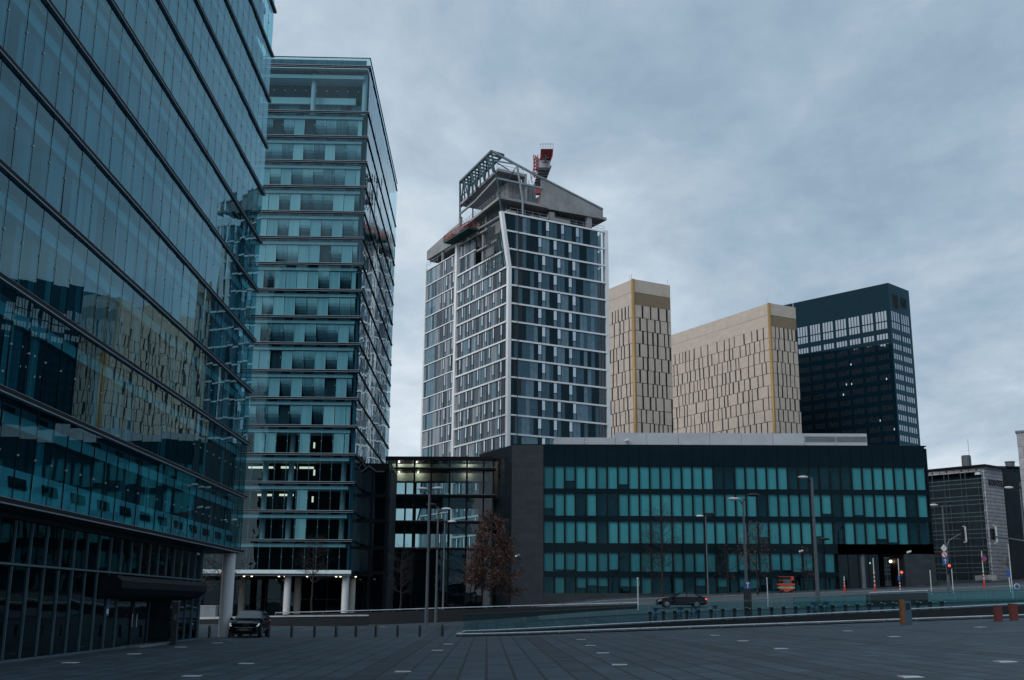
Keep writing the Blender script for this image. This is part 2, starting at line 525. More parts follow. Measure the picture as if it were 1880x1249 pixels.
# thinner cloud low in the west (left of the view), heavier overhead and to the right
xl = math_n(nt, 'MULTIPLY', math_n(nt, 'ADD', sp.outputs[0], -.22), .10)
den = math_n(nt, 'ADD', den, xl)
den = math_n(nt, 'ADD', den, math_n(nt, 'MULTIPLY', sp.outputs[2], .05))
cloud = ramp(nt, den, [(.35, (.80, .88, .95)), (.44, (.66, .75, .835)), (.51, (.505, .61, .71)), (.60, (.36, .475, .59)), (.72, (.23, .34, .455))])
bg2 = nt.nodes.new('ShaderNodeBackground'); bg2.inputs[1].default_value = 1.0
nt.links.new(cloud, bg2.inputs[0])
mx = nt.nodes.new('ShaderNodeMixShader'); mx.inputs[0].default_value = .95
nt.links.new(bg1.outputs[0], mx.inputs[1]); nt.links.new(bg2.outputs[0], mx.inputs[2]); nt.links.new(mx.outputs[0], out.inputs[0])

sl = bpy.data.lights.new('sun', 'SUN'); sl.energy = 1.35; sl.angle = R(35); sl.color = (1, .97, .93)
so = bpy.data.objects.new('sun', sl); COL.objects.link(so)
sd = Vector((math.sin(SUN_AZ) * math.cos(SUN_EL), math.cos(SUN_AZ) * math.cos(SUN_EL), math.sin(SUN_EL)))
so.rotation_euler = sd.to_track_quat('Z', 'Y').to_euler(); so.location = (-60, -80, 120)

sc.view_settings.view_transform = 'Standard'; sc.view_settings.look = 'None'
sc.view_settings.exposure = 0; sc.view_settings.gamma = 1
sc.cycles.max_bounces = 10; sc.cycles.transparent_max_bounces = 24
sc.cycles.caustics_reflective = False; sc.cycles.caustics_refractive = False
sc.cycles.sample_clamp_indirect = 3

# ------------------------------------------------------------------ ground
def sheet(name, xs, ys, mat, lift=0, edge=None, uvrot=0.0):
    mb = MB(); ids = {}
    c, s_ = math.cos(uvrot), math.sin(uvrot)
    for j, y in enumerate(ys):
        for i, x in enumerate(xs):
            ids[i, j] = len(mb.v); mb.v.append(Vector((x, y, gz(x, y) + lift))); mb.uv.append((x * c - y * s_, x * s_ + y * c))
    for j in range(len(ys) - 1):
        for i in range(len(xs) - 1):
            mb.f.append((ids[i, j], ids[i + 1, j], ids[i + 1, j + 1], ids[i, j + 1])); mb.m.append(0)
    return mb.build(name, mat, smooth=True, loc=(0, 0, 0))

def rng(a, b, st):
    n = max(1, round((b - a) / st)); return [a + (b - a) * i / n for i in range(n + 1)]

def ground_mat(name, col, var, rough=.85, tile=None, joint=.018):
    m, nt, out = new_mat(name)
    b = N(nt, 'ShaderNodeBsdfPrincipled'); b.inputs['Specular IOR Level'].default_value = .35
    tc = N(nt, 'ShaderNodeTexCoord'); vec = tc.outputs['Object']
    n_big = noise(nt, vec, .09, 5, .6, .4); n_mid = noise(nt, vec, .9, 5, .65); n_fine = noise(nt, vec, 24, 3, .7)
    c = mixc(nt, n_big, tuple(x * (1 - var) for x in col), tuple(x * (1 + var) for x in col))
    c = mixc(nt, 1.0, c, ramp(nt, n_mid, [(.3, (.82,) * 3), (.7, (1.18,) * 3)]), 'MULTIPLY')
    c = mixc(nt, 1.0, c, ramp(nt, n_fine, [(.3, (.86,) * 3), (.7, (1.14,) * 3)]), 'MULTIPLY')
    rr = math_n(nt, 'MULTIPLY_ADD', n_mid, .25); nt.nodes[-1].inputs[2].default_value = rough - .2
    if tile:
        tw, tl = tile
        uv = N(nt, 'ShaderNodeUVMap')
        br = N(nt, 'ShaderNodeTexBrick'); br.offset = 0; br.squash = 1
        br.inputs['Scale'].default_value = 1; br.inputs['Brick Width'].default_value = tw; br.inputs['Row Height'].default_value = tl
        br.inputs['Mortar Size'].default_value = joint; br.inputs['Mortar Smooth'].default_value = .3; br.inputs['Bias'].default_value = 0
        br.inputs['Color1'].default_value = (.68, .68, .68, 1); br.inputs['Color2'].default_value = (1.32, 1.32, 1.32, 1); br.inputs['Mortar'].default_value = (.2, .2, .22, 1)
        nt.links.new(uv.outputs[0], br.inputs['Vector'])
        c = mixc(nt, 1.0, c, br.outputs['Color'], 'MULTIPLY')
        # damp patches and trodden streaks
        st_ = noise(nt, mapping(nt, vec, (.35, .11, 1), (0, 0, .6)), 1.0, 6, .7, 1.2)
        c = mixc(nt, 1.0, c, ramp(nt, st_, [(.38, (.70, .72, .74)), (.52, (1, 1, 1)), (.70, (1.15, 1.14, 1.12))]), 'MULTIPLY')
        # wide drainage joints every eight slabs
        sp = N(nt, 'ShaderNodeSeparateXYZ'); nt.links.new(uv.outputs[0], sp.inputs[0])
        fr = math_n(nt, 'FRACT', math_n(nt, 'MULTIPLY', math_n(nt, 'ADD', sp.outputs[0], .35), 1 / (tw * 8)))
        dr = math_n(nt, 'LESS_THAN', math_n(nt, 'ABSOLUTE', math_n(nt, 'SUBTRACT', fr, .5)), .062)
        c = mixc(nt, dr, c, mixc(nt, 1.0, c, (.62, .64, .68), 'MULTIPLY'))
        bn = N(nt, 'ShaderNodeBump'); bn.inputs['Distance'].default_value = .006; bn.invert = True
        nt.links.new(br.outputs['Fac'], bn.inputs['Height']); nt.links.new(bn.outputs[0], b.inputs['Normal'])
    nt.links.new(c, b.inputs['Base Color']); nt.links.new(rr, b.inputs['Roughness'])
    nt.links.new(b.outputs[0], out.inputs[0]); return m

ground_mat('paving', (.033, .058, .080), .30, .8, tile=(.75, 1.15), joint=.05)
ground_mat('asphalt', (.075, .092, .105), .18, .9)
ground_mat('soil', (.03, .038, .042), .25, .95)
ground_mat('pavement_stone', (.045, .06, .072), .15, .85, tile=(.6, .6), joint=.015)
ground_mat('paint_white', (.50, .52, .54), .12, .8)

xs = [-1500, -700, -350, -180] + rng(-110, 120, 5) + [150, 190, 250, 400, 800, 1500]
ys = [-400, -150, -60] + rng(-20, 240, 5) + [280, 340, 420, 600, 900, 1500, 3000]
struct(sheet('ground', xs, ys, 'soil', 0))
AZ_A = R(-2.0)
struct(sheet('plaza', rng(-64, 56, 3), rng(-30, 96, 3), 'paving', .03, uvrot=AZ_A))
struct(sheet('court', rng(-64, 0, 3), rng(96, 176, 4), 'pavement_stone', .03))
struct(sheet('road', rng(1, 230, 4), rng(99, 141, 3), 'asphalt', .034))
# raised pavement with a stone kerb in front of the black block
def strip_wall(mb, pts, w, h0, h1, m=0):
    """a low wall that follows the ground: pts in plan, thickness w, from h0 to h1 above the ground"""
    for (x0, y0), (x1, y1) in zip(pts, pts[1:]):
        d = Vector((x1 - x0, y1 - y0, 0)); n = max(1, int(d.length / 4)); nn = Vector((-d.y, d.x, 0)).normalized() * w
        for k in range(n):
            a = Vector((x0, y0, 0)) + d * (k / n); b = Vector((x0, y0, 0)) + d * ((k + 1) / n)
            za, zb = gz(a.x, a.y), gz(b.x, b.y)
            A = [a + Vector((0, 0, za + h0)), b + Vector((0, 0, zb + h0)), b + Vector((0, 0, zb + h1)), a + Vector((0, 0, za + h1))]
            B = [p + nn for p in A]
            mb.poly(A, m); mb.poly([B[1], B[0], B[3], B[2]], m); mb.poly([A[3], A[2], B[2], B[3]], m)
            if k == 0: mb.poly([B[0], A[0], A[3], B[3]], m)
            if k == n - 1: mb.poly([A[1], B[1], B[2], A[2]], m)
struct(sheet('pavement', rng(1, 230, 4), rng(141.3, 158, 3), 'pavement_stone', .15))
kb = MB(); strip_wall(kb, [(1, 141), (230, 141)], .3, -.1, .155)
struct(kb.build('kerb', 'kerb_stone'))
for yy in (113.5, 120, 126.5):
    mb = MB()
    x = 6
    while x < 200:
        p = [(x, yy), (x + 3, yy), (x + 3, yy + .16), (x, yy + .16)]
        mb.poly([(a, b, gz(a, b) + .042) for a, b in p]); x += 9
    struct(mb.build('road_marking', 'paint_white'))

# ------------------------------------------------------------------ office tower at the left edge
pA = at(436.5, 1106, 71.5)
FA = Face((pA.x, pA.y), AZ_A)
ysA = [1015.7, 897, 798.8, 704, 611.4, 520, 428.8, 341, 257.8, 176, 96, 19]
xsA = [441, 449.3, 455, 461, 467.6, 472.5, 478, 483.5, 490, 495.7, 500.5, 507]
zA = [at(x, y, 71.5).z for x, y in zip(xsA, ysA)]
shA = (zA[-1] - zA[0]) / 11
zA = [zA[0] + shA * i for i in range(17)]
print('A', pA, zA[0], shA)
UA0 = -68.15
A = thing('office_tower', 'teal glass tower filling the left edge above a dark recessed ground floor', 'office tower',
          (FA.P(-30, 10, 0).x, FA.P(-30, 10, 0).y, 0), group='glass office towers')
MOD = 1.45
ws = WinSet(A, 'window', ['glass_teal', 'bracket_steel', 'ledge_dark'])
for i in range(16):
    for k in range(47):
        u1 = -k * MOD; u0 = u1 - MOD
        mb = pane(FA, u0 + .028, u1 - .028, zA[i] + .21, zA[i + 1] - .02, 0, 0, .0035)
        zb = zA[i] + .48 * shA
        mb.box(u0 - .026, u0 + .026, -.04, .02, zb - .03, zb + .03, 1); mb.box(u0 - .04, u0 + .04, .015, .05, zA[i] + .21, zA[i + 1] - .02, 2)
        ws.add(mb)
ws.done('window')
for i in range(17):
    mb = MB(FA)
    mb.box(UA0 - .4, .42, -.10, .30, zA[i] + .03, zA[i] + .18, 0)
    mb.box(UA0 - .4, .44, -.115, .10, zA[i] - .015, zA[i] + .028, 1)
    mb.box(UA0 - .4, .42, -.08, .05, zA[i] + .182, zA[i] + .205, 1)
    mb.build('ledge', ['ledge_dark', 'ledge_light'], A)
for i in range(16):
    mb = MB(FA); zt = zA[i + 1]; zb = zA[i] + .28
    u = UA0
    low = i == 0
    zb0 = zb + 1.0 if low else zb
    top1, top2 = (zt - .02, zt - .35) if not low else (zt - .02, zt - .35)
    while u < -.85:
        um = min(u + MOD / 2, -.8)
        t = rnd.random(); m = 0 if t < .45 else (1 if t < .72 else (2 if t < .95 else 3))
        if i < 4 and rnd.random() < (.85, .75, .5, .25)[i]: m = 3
        mb.quad(u, um, zb0, zt - .82, .55 + rnd.uniform(0, .05), m)
        u = um
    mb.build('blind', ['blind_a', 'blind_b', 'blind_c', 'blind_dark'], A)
    mb = MB(FA)
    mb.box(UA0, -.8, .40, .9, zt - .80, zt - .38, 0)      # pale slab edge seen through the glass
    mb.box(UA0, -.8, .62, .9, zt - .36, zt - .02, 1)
    k = 0
    while k * MOD * 2 + 3 < -UA0:                          # air slots in the dark teal strip
        u = -k * MOD * 2 - 2.2
        mb.box(u - .85, u + .1, .57, .61, zt - .33, zt - .10, 2); k += 1
    if low:
        mb.box(UA0, -.8, .42, .9, zb + .02, zb + .98, 0)
        k = 0
        while k * MOD * 2 + 3 < -UA0:
            u = -k * MOD * 2 - 1.0
            mb.prism([(u - 1.35, zb + .36), (u + .05, zb + .36), (u - .1, zb + .72), (u - 1.5, zb + .72)], .36, .415, 2); k += 1
    mb.build('slab_edge', ['slab_band', 'slab_dark', 'ledge_dark'], A)
mb = MB(FA)
mb.box(UA0, -.75, .92, 24, zA[0] + .35, zA[16], 0)
mb.box(UA0, -.3, .31, 24, zA[16] + .31, zA[16] + .8, 1)
mb.box(UA0, .38, .3, 24, zA[0] - .04, zA[0] + .25, 2)
mb.build('core', ['blind_dark', 'roof_grey', 'soffit'], A)
# ground floor, set back under the overhang
ug, _ = FA.hit(361, 1172, .85)
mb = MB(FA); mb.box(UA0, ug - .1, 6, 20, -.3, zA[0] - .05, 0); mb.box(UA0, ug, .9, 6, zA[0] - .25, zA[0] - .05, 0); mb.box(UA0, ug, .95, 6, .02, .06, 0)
mb.build('lobby', ['interior'], A)
wg = WinSet(A, 'lobby_window', ['glass_dark', 'mullion_light'])
ztr = FA.hit(200, 1051, .85)[1]
ud0, ud1 = FA.hit(172, 1180, .85)[0], FA.hit(340, 1172, .85)[0]
k = 0
while ug - k * MOD > UA0:
    u1 = ug - k * MOD; u0 = u1 - MOD
    for z0, z1 in ((.12, ztr - .05), (ztr + .05, zA[0] - .3)):
        if z0 < 1 and ud0 + 2 < (u0 + u1) / 2 < ud1 - 3.4: continue
        mb = pane(FA, u0 + .04, u1 - .04, z0, z1, .87, 0, .003)
        mb.box(u1 - .022, u1 + .022, .80, .93, z0, z1, 1)
        wg.add(mb)
    k += 1
wg.done()
mb = MB(FA); mb.box(UA0, ug + .05, .76, .95, ztr - .035, ztr + .035); mb.box(UA0, ug + .05, .80, .98, 0, .10); mb.box(ug + .0, ug + .1, .78, 6, 0, zA[0] - .05)
mb.build('transom', ['mullion_light'], A)
# curved canopy and the door below it
mb = MB(FA); zc = ztr - .12; prof = [(.86, zc), (.15, zc - .04), (-.12, zc - .25), (-.10, zc - .55), (.2, zc - .85), (.86, zc - 1.0)]
ua, ub = ud0, ud1
mb.poly([(ua, w_, z_) for w_, z_ in prof]); mb.poly([(ub, w_, z_) for w_, z_ in reversed(prof)])
for (a, b), (c, d) in zip(prof, prof[1:] + prof[:1]): mb.poly([(ua, a, b), (ua, c, d), (ub, c, d), (ub, a, b)])
mb.build('canopy', ['ledge_dark'], A)
uc = FA.hit(258, 1180, .85)[0]
for s_ in (-1, 1):
    mb = MB(FA); mb.quad(uc + s_ * 1.25 - 1.2, uc + s_ * 1.25 + 1.2, .1, zc - 1.1, 1.35, 0)
    mb.box(uc + s_ * 2.5 - .06, uc + s_ * 2.5 + .06, 1.28, 1.42, .05, zc - 1.1, 1)
    mb.box(uc + s_ * .12 - .04, uc + s_ * .12 + .04, 1.28, 1.40, .05, zc - 1.1, 1)
    d = mb.build('door', ['glass_dark', 'mullion'], A)
    hb = MB(FA); hb.tube((uc + s_ * .35, 1.22, .9), (uc + s_ * .35, 1.22, 1.5), .025, seg=6); hb.build('handle', 'bracket_steel', d)
mb = MB(FA); mb.box(uc - 2.2, uc + 2.2, .2, 1.2, .035, .10); mb.build('door_step', 'kerb_stone', A)
us = FA.hit(195, 1130, .84)[0]
mb = MB(FA)
mb.box(us - .16, us + .16, .80, .83, 1.45, 2.35, 0); mb.box(us - .13, us + .13, .795, .799, 1.55, 1.75, 1); mb.box(us - .10, us + .10, .795, .799, 2.5, 2.8, 1)
mb.build('door_sign', ['blue_sign', 'sign_white'], A)
pc = at(412, 1166, 70.4)
mb = MB(); mb.tube((pc.x, pc.y, -.1), (pc.x, pc.y, zA[0] - .06), .385, seg=28); mb.build('column', 'column_white', A, smooth=False)
mb = MB(FA)
for px, py in ((391, 1011), (331, 1007), (243, 1012)):
    u_, z_ = FA.hit(px, py, 1.2); mb.ball((u_, 2.2, zA[0] - .12), .06, .06, .03, 0, 8, 4)
mb.build('downlight', 'lamp_warm', A)

# ------------------------------------------------------------------ second office tower
DB = 132
pB = at(640.6, 1108, DB)
FB = Face((pB.x, pB.y), AZ_A + R(90)); FS = Face((pB.x, pB.y), AZ_A)
ysB = [1057, 994, 939.7, 886.9, 834, 781.5, 731.8, 679.6, 628, 580, 530.5, 483, 435.6, 389, 343, 298, 253, 208.9, 125, 108]
zB = [at(682 - .0414 * (y - 108), y, DB).z for y in ysB]
shB = (zB[17] - zB[1]) / 16
z1 = zB[1]
for i in range(1, 18): zB[i] = z1 + shB * (i - 1)
print('B', pB, zB[0], zB[1], shB, zB[-2:])
B = thing('office_tower', 'teal glass tower on white columns standing between the left edge tower and the crane', 'office tower',
          (FB.P(-10, 15, 0).x, FB.P(-10, 15, 0).y, 0), group='glass office towers')
WB, LB, MB_ = -34.6, 44.2, 1.33
vis = lambda x, y: x > 443 + .0638 * (1010 - y)
ws = WinSet(B, 'window', ['glass_front', 'bracket_steel', 'mullion_light'], vis=vis)
lit = [(1, 6)]
for i in range(18):
    lo = zB[i] + (.62 if i == 0 else .26); hi = zB[i + 1] - .02
    for k in range(26):
        u1 = -k * MB_; u0 = u1 - MB_
        mb = pane(FB, u0 + .012, u1 - .012, lo, hi, 0, 0, .006)
        zb = lo + .45 * (hi - lo)
        mb.box(u0 - .03, u0 + .03, -.05, .02, zb - .05, zb + .05, 1)
        if i < 5: mb.box(u0 - .035, u0 + .035, .06, .16, lo, hi - .7, 2)
        ws.add(mb)
ws.done('window')
wsd = WinSet(B, 'side_window', ['glass_teal_side'], vis=lambda x, y: y < 850)
for i in range(18):
    lo = zB[i] + .26; hi = zB[i + 1] - .02
    for k in range(33):
        u0 = k * 1.34; wsd.add(pane(FS, u0 + .012, u0 + 1.328, lo, hi, 0, 0, .0035))
wsd.done('side_window')
zp = zB[18]
mb = MB(FB)
for k in range(26): mb.quad(-k * MB_ - MB_ + .012, -k * MB_ - .012, zp + .2, zB[19], 0)
for k in range(33):
    p = [FS.P(k * 1.34 + .012, 0, zp + .2), FS.P(k * 1.34 + 1.328, 0, zp + .2), FS.P(k * 1.34 + 1.328, 0, zB[19]), FS.P(k * 1.34 + .012, 0, zB[19])]
    i0 = len(mb.v); mb.v += p; mb.uv += [(0, 0)] * 4; mb.f.append((i0, i0 + 1, i0 + 2, i0 + 3)); mb.m.append(0)
mb.build('parapet_glass', 'glass_front', B)
mb = MB(FB); mb.box(WB, -.5, .4, .5, zp + .2, zB[19] - .1, 0); mb.build('parapet', 'blind_c', B)
mb = MB(FB); mb.box(WB, .05, -.06, .06, zB[19], zB[19] + .08); mb.box(-.06, .06, .08, LB, zB[19], zB[19] + .08); mb.build('coping', 'ledge_dark', B)
for i in range(19):
    z = zB[i]
    mb = MB(FB)
    mb.box(WB, .10, -.20, .25, z + .0, z + .13, 0); mb.box(WB, .13, -.26, .10, z + .132, z + .20, 1)
    mb.box(WB, .10, -.20, .05, z - .05, z - .002, 1)
    mb.box(-.24, .10, .27, LB, z + .0, z + .20, 0)
    mb.build('ledge', ['ledge_dark', 'ledge_light'], B)
for i in range(18):
    zt, zb = zB[i + 1], zB[i] + .2
    bm_ = MB(FB); lowfl = i < 5
    for k in range(25):
        u1 = -k * MB_ - (.0 if k else .75); u0 = -k * MB_ - MB_
        t = rnd.random(); dz = zt - .72 - zb
        if i == 17: continue
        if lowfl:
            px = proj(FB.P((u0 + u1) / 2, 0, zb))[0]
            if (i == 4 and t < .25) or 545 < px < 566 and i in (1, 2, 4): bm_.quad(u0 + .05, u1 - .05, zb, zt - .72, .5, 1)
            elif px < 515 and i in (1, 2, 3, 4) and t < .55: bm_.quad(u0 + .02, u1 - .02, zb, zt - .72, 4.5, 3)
            continue
        if t < .50: bm_.quad(u0 + .03, u1 - .03, zb, zt - .72, .5 + rnd.uniform(0, .1), rnd.choice((0, 0, 1)))
        elif t < .93:
            # curtain curved inward at its foot, a shape invented to darken the lower pane
            mcol = rnd.choice((0, 0, 1, 2)); back = rnd.uniform(1.8, 5.0); ex = rnd.uniform(2.2, 4.0); c0 = .5 + rnd.uniform(0, .08)
            fz = lambda t: zt - .72 - t * dz
            fw = lambda t: c0 + back * t ** ex
            for s_ in range(7):
                t0, t1 = s_ / 7, (s_ + 1) / 7
                bm_.poly([(u0 + .02, fw(t1), fz(t1)), (u1 - .02, fw(t1), fz(t1)), (u1 - .02, fw(t0), fz(t0)), (u0 + .02, fw(t0), fz(t0))], mcol)
        else: bm_.quad(u0 + .03, u1 - .03, zb, zt - .72, .8, 3)
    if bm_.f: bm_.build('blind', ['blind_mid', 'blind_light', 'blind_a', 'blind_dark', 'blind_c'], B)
    mb = MB(FB)
    if i < 17:
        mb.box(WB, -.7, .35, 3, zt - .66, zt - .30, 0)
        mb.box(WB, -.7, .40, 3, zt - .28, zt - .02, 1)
        for k in range(25):
            if (k + i * 3) % 2 == 0: mb.box(-k * MB_ - 1.2, -k * MB_ - .15, .36, .39, zt - .26, zt - .06, 2)
    else:
        zm = zb + .42 * (zt - zb)
        mb.box(WB, -.8, .8, 3, zt - 1.2, zt - .7, 0)
        mb.box(WB, -2.0, 2.6, 3, zm - .4, zm + .5, 0)
        for k in range(25): mb.quad(-k * MB_ - MB_ - 1.2, -k * MB_ - 1.25, zb, zm - .4, 3, rnd.choice((4, 3, 4))); mb.quad(-k * MB_ - MB_ - 1.2, -k * MB_ - 1.25, zm + .5, zt - 1.2, 3.2, 3)
    mb.build('slab_edge', ['slab_band', 'slab_dark', 'ledge_dark', 'blind_dark', 'blind_c'], B)
    # rooms behind
    mb = MB(FB); mb.box(WB, -.7, .55 if i < 17 else 3.2, 9, zt - .25, zt - .06)
    mb.build('ceiling', 'interior_ceiling', B)
    # side skin
    mb = MB(FS)
    for k in range(33):
        if i < 17: mb.quad(k * 1.34 + .75 * (k == 0) , k * 1.34 + 1.34, zb, zt, .55, rnd.choice((0, 0, 1, 2)))
    if i < 17: mb.build('side_blind', ['blind_c', 'blind_a', 'blind_dark'], B)
mb = MB(FB); mb.box(WB, -1.2, 9.1, LB - .3, zB[0] + .2, zB[18] - .3, 0); mb.box(WB, -.3, .6, LB, zB[18] - .25, zB[18] + .1, 1); mb.box(WB, .0, .3, LB, zB[0] - .06, zB[0] - .005, 2)
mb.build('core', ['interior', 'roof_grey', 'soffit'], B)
mb = MB(FB); mb.box(WB, .12, -.22, .02, zB[0] + .21, zB[0] + .60, 0); mb.build('ledge', 'slab_band', B)
for px in (575, 669):
    u, _ = FB.hit(px, 190, 1.6)
    mb = MB(FB); mb.tube((u, 1.6, zB[17] + .2), (u, 1.6, zB[18] - .3), .33, seg=14); mb.build('column', 'column_white', B)
for px in (486, 533, 630):
    for i in range(1, 6):
        u, _ = FB.hit(px, 900, 2.6)
        mb = MB(FB); mb.tube((u, 2.6, zB[i] + .1), (u, 2.6, zB[i + 1] - .3), .33, seg=14); mb.build('column', 'interior_column', B)
mb = MB(FB)
for px, py in ((469, 858.5), (488.5, 858.5), (529, 858.5), (563, 859), (486, 909), (526, 909)):
    u, z = FB.hit(px, py, 3.5); mb.box(u - .85, u + .85, 3.45, 3.55, z - .12, z + .12)
for px, py in ((577, 868), (574, 917), (577, 818)):
    u, z = FB.hit(px, py, 3.5); mb.box(u - .10, u + .10, 3.45, 3.5, z - .35, z + .35)
mb.build('ceiling_light', 'strip_light', B)
# columns and lobby under tower two
for px, wd in ((420, 1.0), (527, 1.0), (633.5, 1.0)):
    u, _ = FB.hit(px, 1095, wd); mb = MB(FB); mb.tube((u, wd, -.1), (u, wd, zB[0] - .06), .40, seg=20); mb.build('column', 'column_white', B)
for px in (444, 546, 646):
    u, _ = FB.hit(px, 1095, 8); mb = MB(FB); mb.tube((u, 8, -.1), (u, 8, zB[0] - .06), .40, seg=20); mb.build('column', 'warm_wall', B)
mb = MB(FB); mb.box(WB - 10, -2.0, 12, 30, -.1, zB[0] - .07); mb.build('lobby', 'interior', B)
for k in range(22):
    u = -2.2 - k * 1.9
    mb = pane(FB, u - 1.84, u - .04, .1, zB[0] - .1, 11.5, 0); mb.box(u - .04, u + .03, 11.42, 11.58, .05, zB[0] - .1, 1); mb.box(u - 1.84, u - .04, 11.44, 11.56, 2.5, 2.57, 1)
    mb.build('lobby_window', ['glass_dark', 'mullion'], B)
mb = MB(FB)
for px in (448, 462, 512, 523, 564, 617, 625, 653): u, _ = FB.hit(px, 1061, 1.4); mb.ball((u, 1.4, zB[0] - .1), .13, .13, .06, 0, 8, 4)
mb.build('downlight', 'lamp_warm', B)

# ------------------------------------------------------------------ residential tower under construction
DC = 205
pC = at(928, 1110, DC)
CR = Face((pC.x, pC.y), R(60))                       # right face, u from the front corner
_cl = Face((pC.x, pC.y), R(150))                     # left face, u = 0 at the front corner, negative to the left
CL = _cl
Z8 = lambda x, y: (760 + x / 4.029, 250 + y / 4.029)
zt_c = CR.hit(935, 524)[1]; zb_c = CR.hit(935, 798)[1]; shC = (zt_c - zb_c) / 8
wR = CR.hit(1119.5, 800)[0]; uM = CL.hit(833.5, 800)[0]; uL = CL.hit(774.5, 800)[0]
print('C', pC, shC, wR, uM, uL)
zK = lambda k: zb_c + shC * k                        # k = 8 at y=524; facade tops out at k = 12
KB, KT = -8, 12
zg = gz(pC.x, pC.y)
C_ = thing('apartment_tower', 'unfinished apartment tower with white corner strips, bare concrete top and steel roof frame', 'apartment tower',
           (CR.P(10, 12, 0).x, CR.P(10, 12, 0).y, zg))
PANELS = ['panel_navy', 'panel_blue', 'panel_steel', 'panel_grey', 'panel_charcoal', 'panel_pale', 'frame_black']
# where the front corner leans out over the top four storeys
uA, zA_ = CR.hit(*Z8(641, 555)); zfold = zK(9)
lean = lambda z: 0 if z <= zfold else uA * (z - zfold) / (zA_ - zfold)
vis = lambda x, y: y < 835 and (y < 800 or x < 1130)
wsC = WinSet(C_, 'window', ['window_mirror', 'frame_black', 'panel_steel'], vis=vis)
def tower_window(F, u0, u1, z0, z1, zs):
    mb = MB(F)
    mb.box(u0 - .03, u1 + .03, -.07, .03, z0, z0 + .09, 1); mb.box(u0 - .03, u1 + .03, -.07, .03, z1 - .09, z1, 1); mb.box(u0 - .03, u1 + .03, -.06, .03, zs - .06, zs + .06, 1)
    mb.box(u0 - .03, u0 + .08, -.065, .03, z0 + .092, z1 - .092, 1); mb.box(u1 - .08, u1 + .03, -.065, .03, z0 + .092, z1 - .092, 1)
    pane(F, u0 + .08, u1 - .08, zs + .06, z1 - .09, -.02, 0, .006, mb)
    mb.quad(u0 + .08, u1 - .08, z0 + .09, zs - .06, -.02, 2)
    return mb
nR = 23; pw = (wR - 2.9) / nR
for k in range(KB, KT):
    z0, z1 = zK(k) + .22, zK(k + 1) - .03
    mb = MB(CR); alt = k % 2
    wins = [(8 if alt else 7), (12 if alt else 11), (16 if alt else 15)]
    if k == 11: wins = [9, 13, 17]
    ul0, ul1 = lean(z0) + .55, lean(z1) + .55
    for i in range(nR):
        u0, u1 = .5 + i * pw, .5 + (i + 1) * pw
        if i == 0:
            mb.poly([(ul0, 0, z0), (u1 - .02, 0, z0), (u1 - .02, 0, z1), (ul1, 0, z1)], 0); continue
        if i in wins:
            wsC.add(tower_window(CR, u0, u1, z0, z1, z0 + .40 * (z1 - z0))); continue
        if i - 1 in wins: m = rnd.choice((2, 1))
        elif i + 1 in wins: m = 0
        else: m = (0, 1, 2, 1, 0, 2, 1)[(i * 3 + k * 2 + alt * 2) % 7] if rnd.random() < .75 else rnd.choice((0, 1, 2))
        mb.quad(u0 + .015, u1 - .015, z0, z1, rnd.uniform(0, .02), m)
    mb.build('facade_panel', PANELS, C_)
    # open glazed corner at the right end
    mb = MB(CR); x0 = .5 + nR * pw
    for j in range(3): pane(CR, x0 + j * .68 + .02, x0 + j * .68 + .66, z0, z1, 0, 0, .004, mb)
    for j in range(4): mb.box(x0 + j * .68 - .03, x0 + j * .68 + .03, -.04, .04, z0, z1, 1)
    mb.build('balcony_glass', ['glass_clear', 'frame_black'], C_)
    mb = MB(CR); mb.box(x0 + .5, x0 + .8, 1.6, 1.8, z0, z1, 0); mb.box(x0 + 1.3, x0 + 1.55, 1.0, 1.3, z0, z1, 0); mb.quad(x0 - .3, wR - .5, z0, z1, 2.2, 2)
    mb.build('balcony_post', ['white_pier', 'panel_blue', 'panel_pale'], C_)
    # left face, main part
    if k < 10:
        nL = 26; uR_ = -.55; pl = (-uM - 1.4) / nL; mb = MB(CL)
        wn = [(3, 8, 12, 17, 20, 24), (2, 6, 10, 14, 19, 23)][alt]
        for i in range(nL):
            u1 = uR_ - i * pl; u0 = u1 - pl
            if i in wn: wsC.add(tower_window(CL, u0, u1, z0, z1, z0 + .34 * (z1 - z0))); continue
            m = rnd.choice((3, 3, 4, 4, 5, 2, 3))
            if i < 3: m = rnd.choice((0, 4, 2))
            mb.quad(u0 + .015, u1 - .015, z0, z1, rnd.uniform(0, .03), m)
        mb.build('facade_panel', PANELS, C_)
    # left face, far part (its floors half a storey higher)
    if k < 11:
        z0l, z1l = z0 + shC * .45, z1 + shC * .45
        nF = 18; pf = (uM - .9 - uL) / nF; mb = MB(CL)
        for i in range(nF):
            u0 = uL + .5 + i * pf; u1 = u0 + pf
            if i in ((12, 16) if alt else (11, 15)): wsC.add(tower_window(CL, u0, u1, z0l, z1l, z0l + .3 * (z1l - z0l))); continue
            if i < 6: mb.quad(u0 + .03, u1 - .03, z0l, z1l, .05, rnd.choice((2, 2, 5, 0, 2)))
            else: mb.quad(u0 + .015, u1 - .015, z0l, z1l, rnd.uniform(0, .03), rnd.choice((3, 5, 5, 4, 3)))
        mb.build('facade_panel', PANELS, C_)
wsC.done()
for k in range(KB, KT + 1):
    z = zK(k)
    mb = MB(CR); mb.box(lean(z) + .45, wR - .3, -.22, .10, z - .05, z + .27); mb.build('floor_band', 'white_pier', C_)
    if k <= 10:
        mb = MB(CL); mb.box(uM + .45, -.4, -.22, .10, z - .05, z + .27); mb.build('floor_band', 'white_pier', C_)
    if k <= 11:
        zl = z + shC * .45; mb = MB(CL); mb.box(uL + .4, uM - .45, -.14, .10, zl - .02, zl + .18); mb.build('floor_band', 'white_pier', C_)
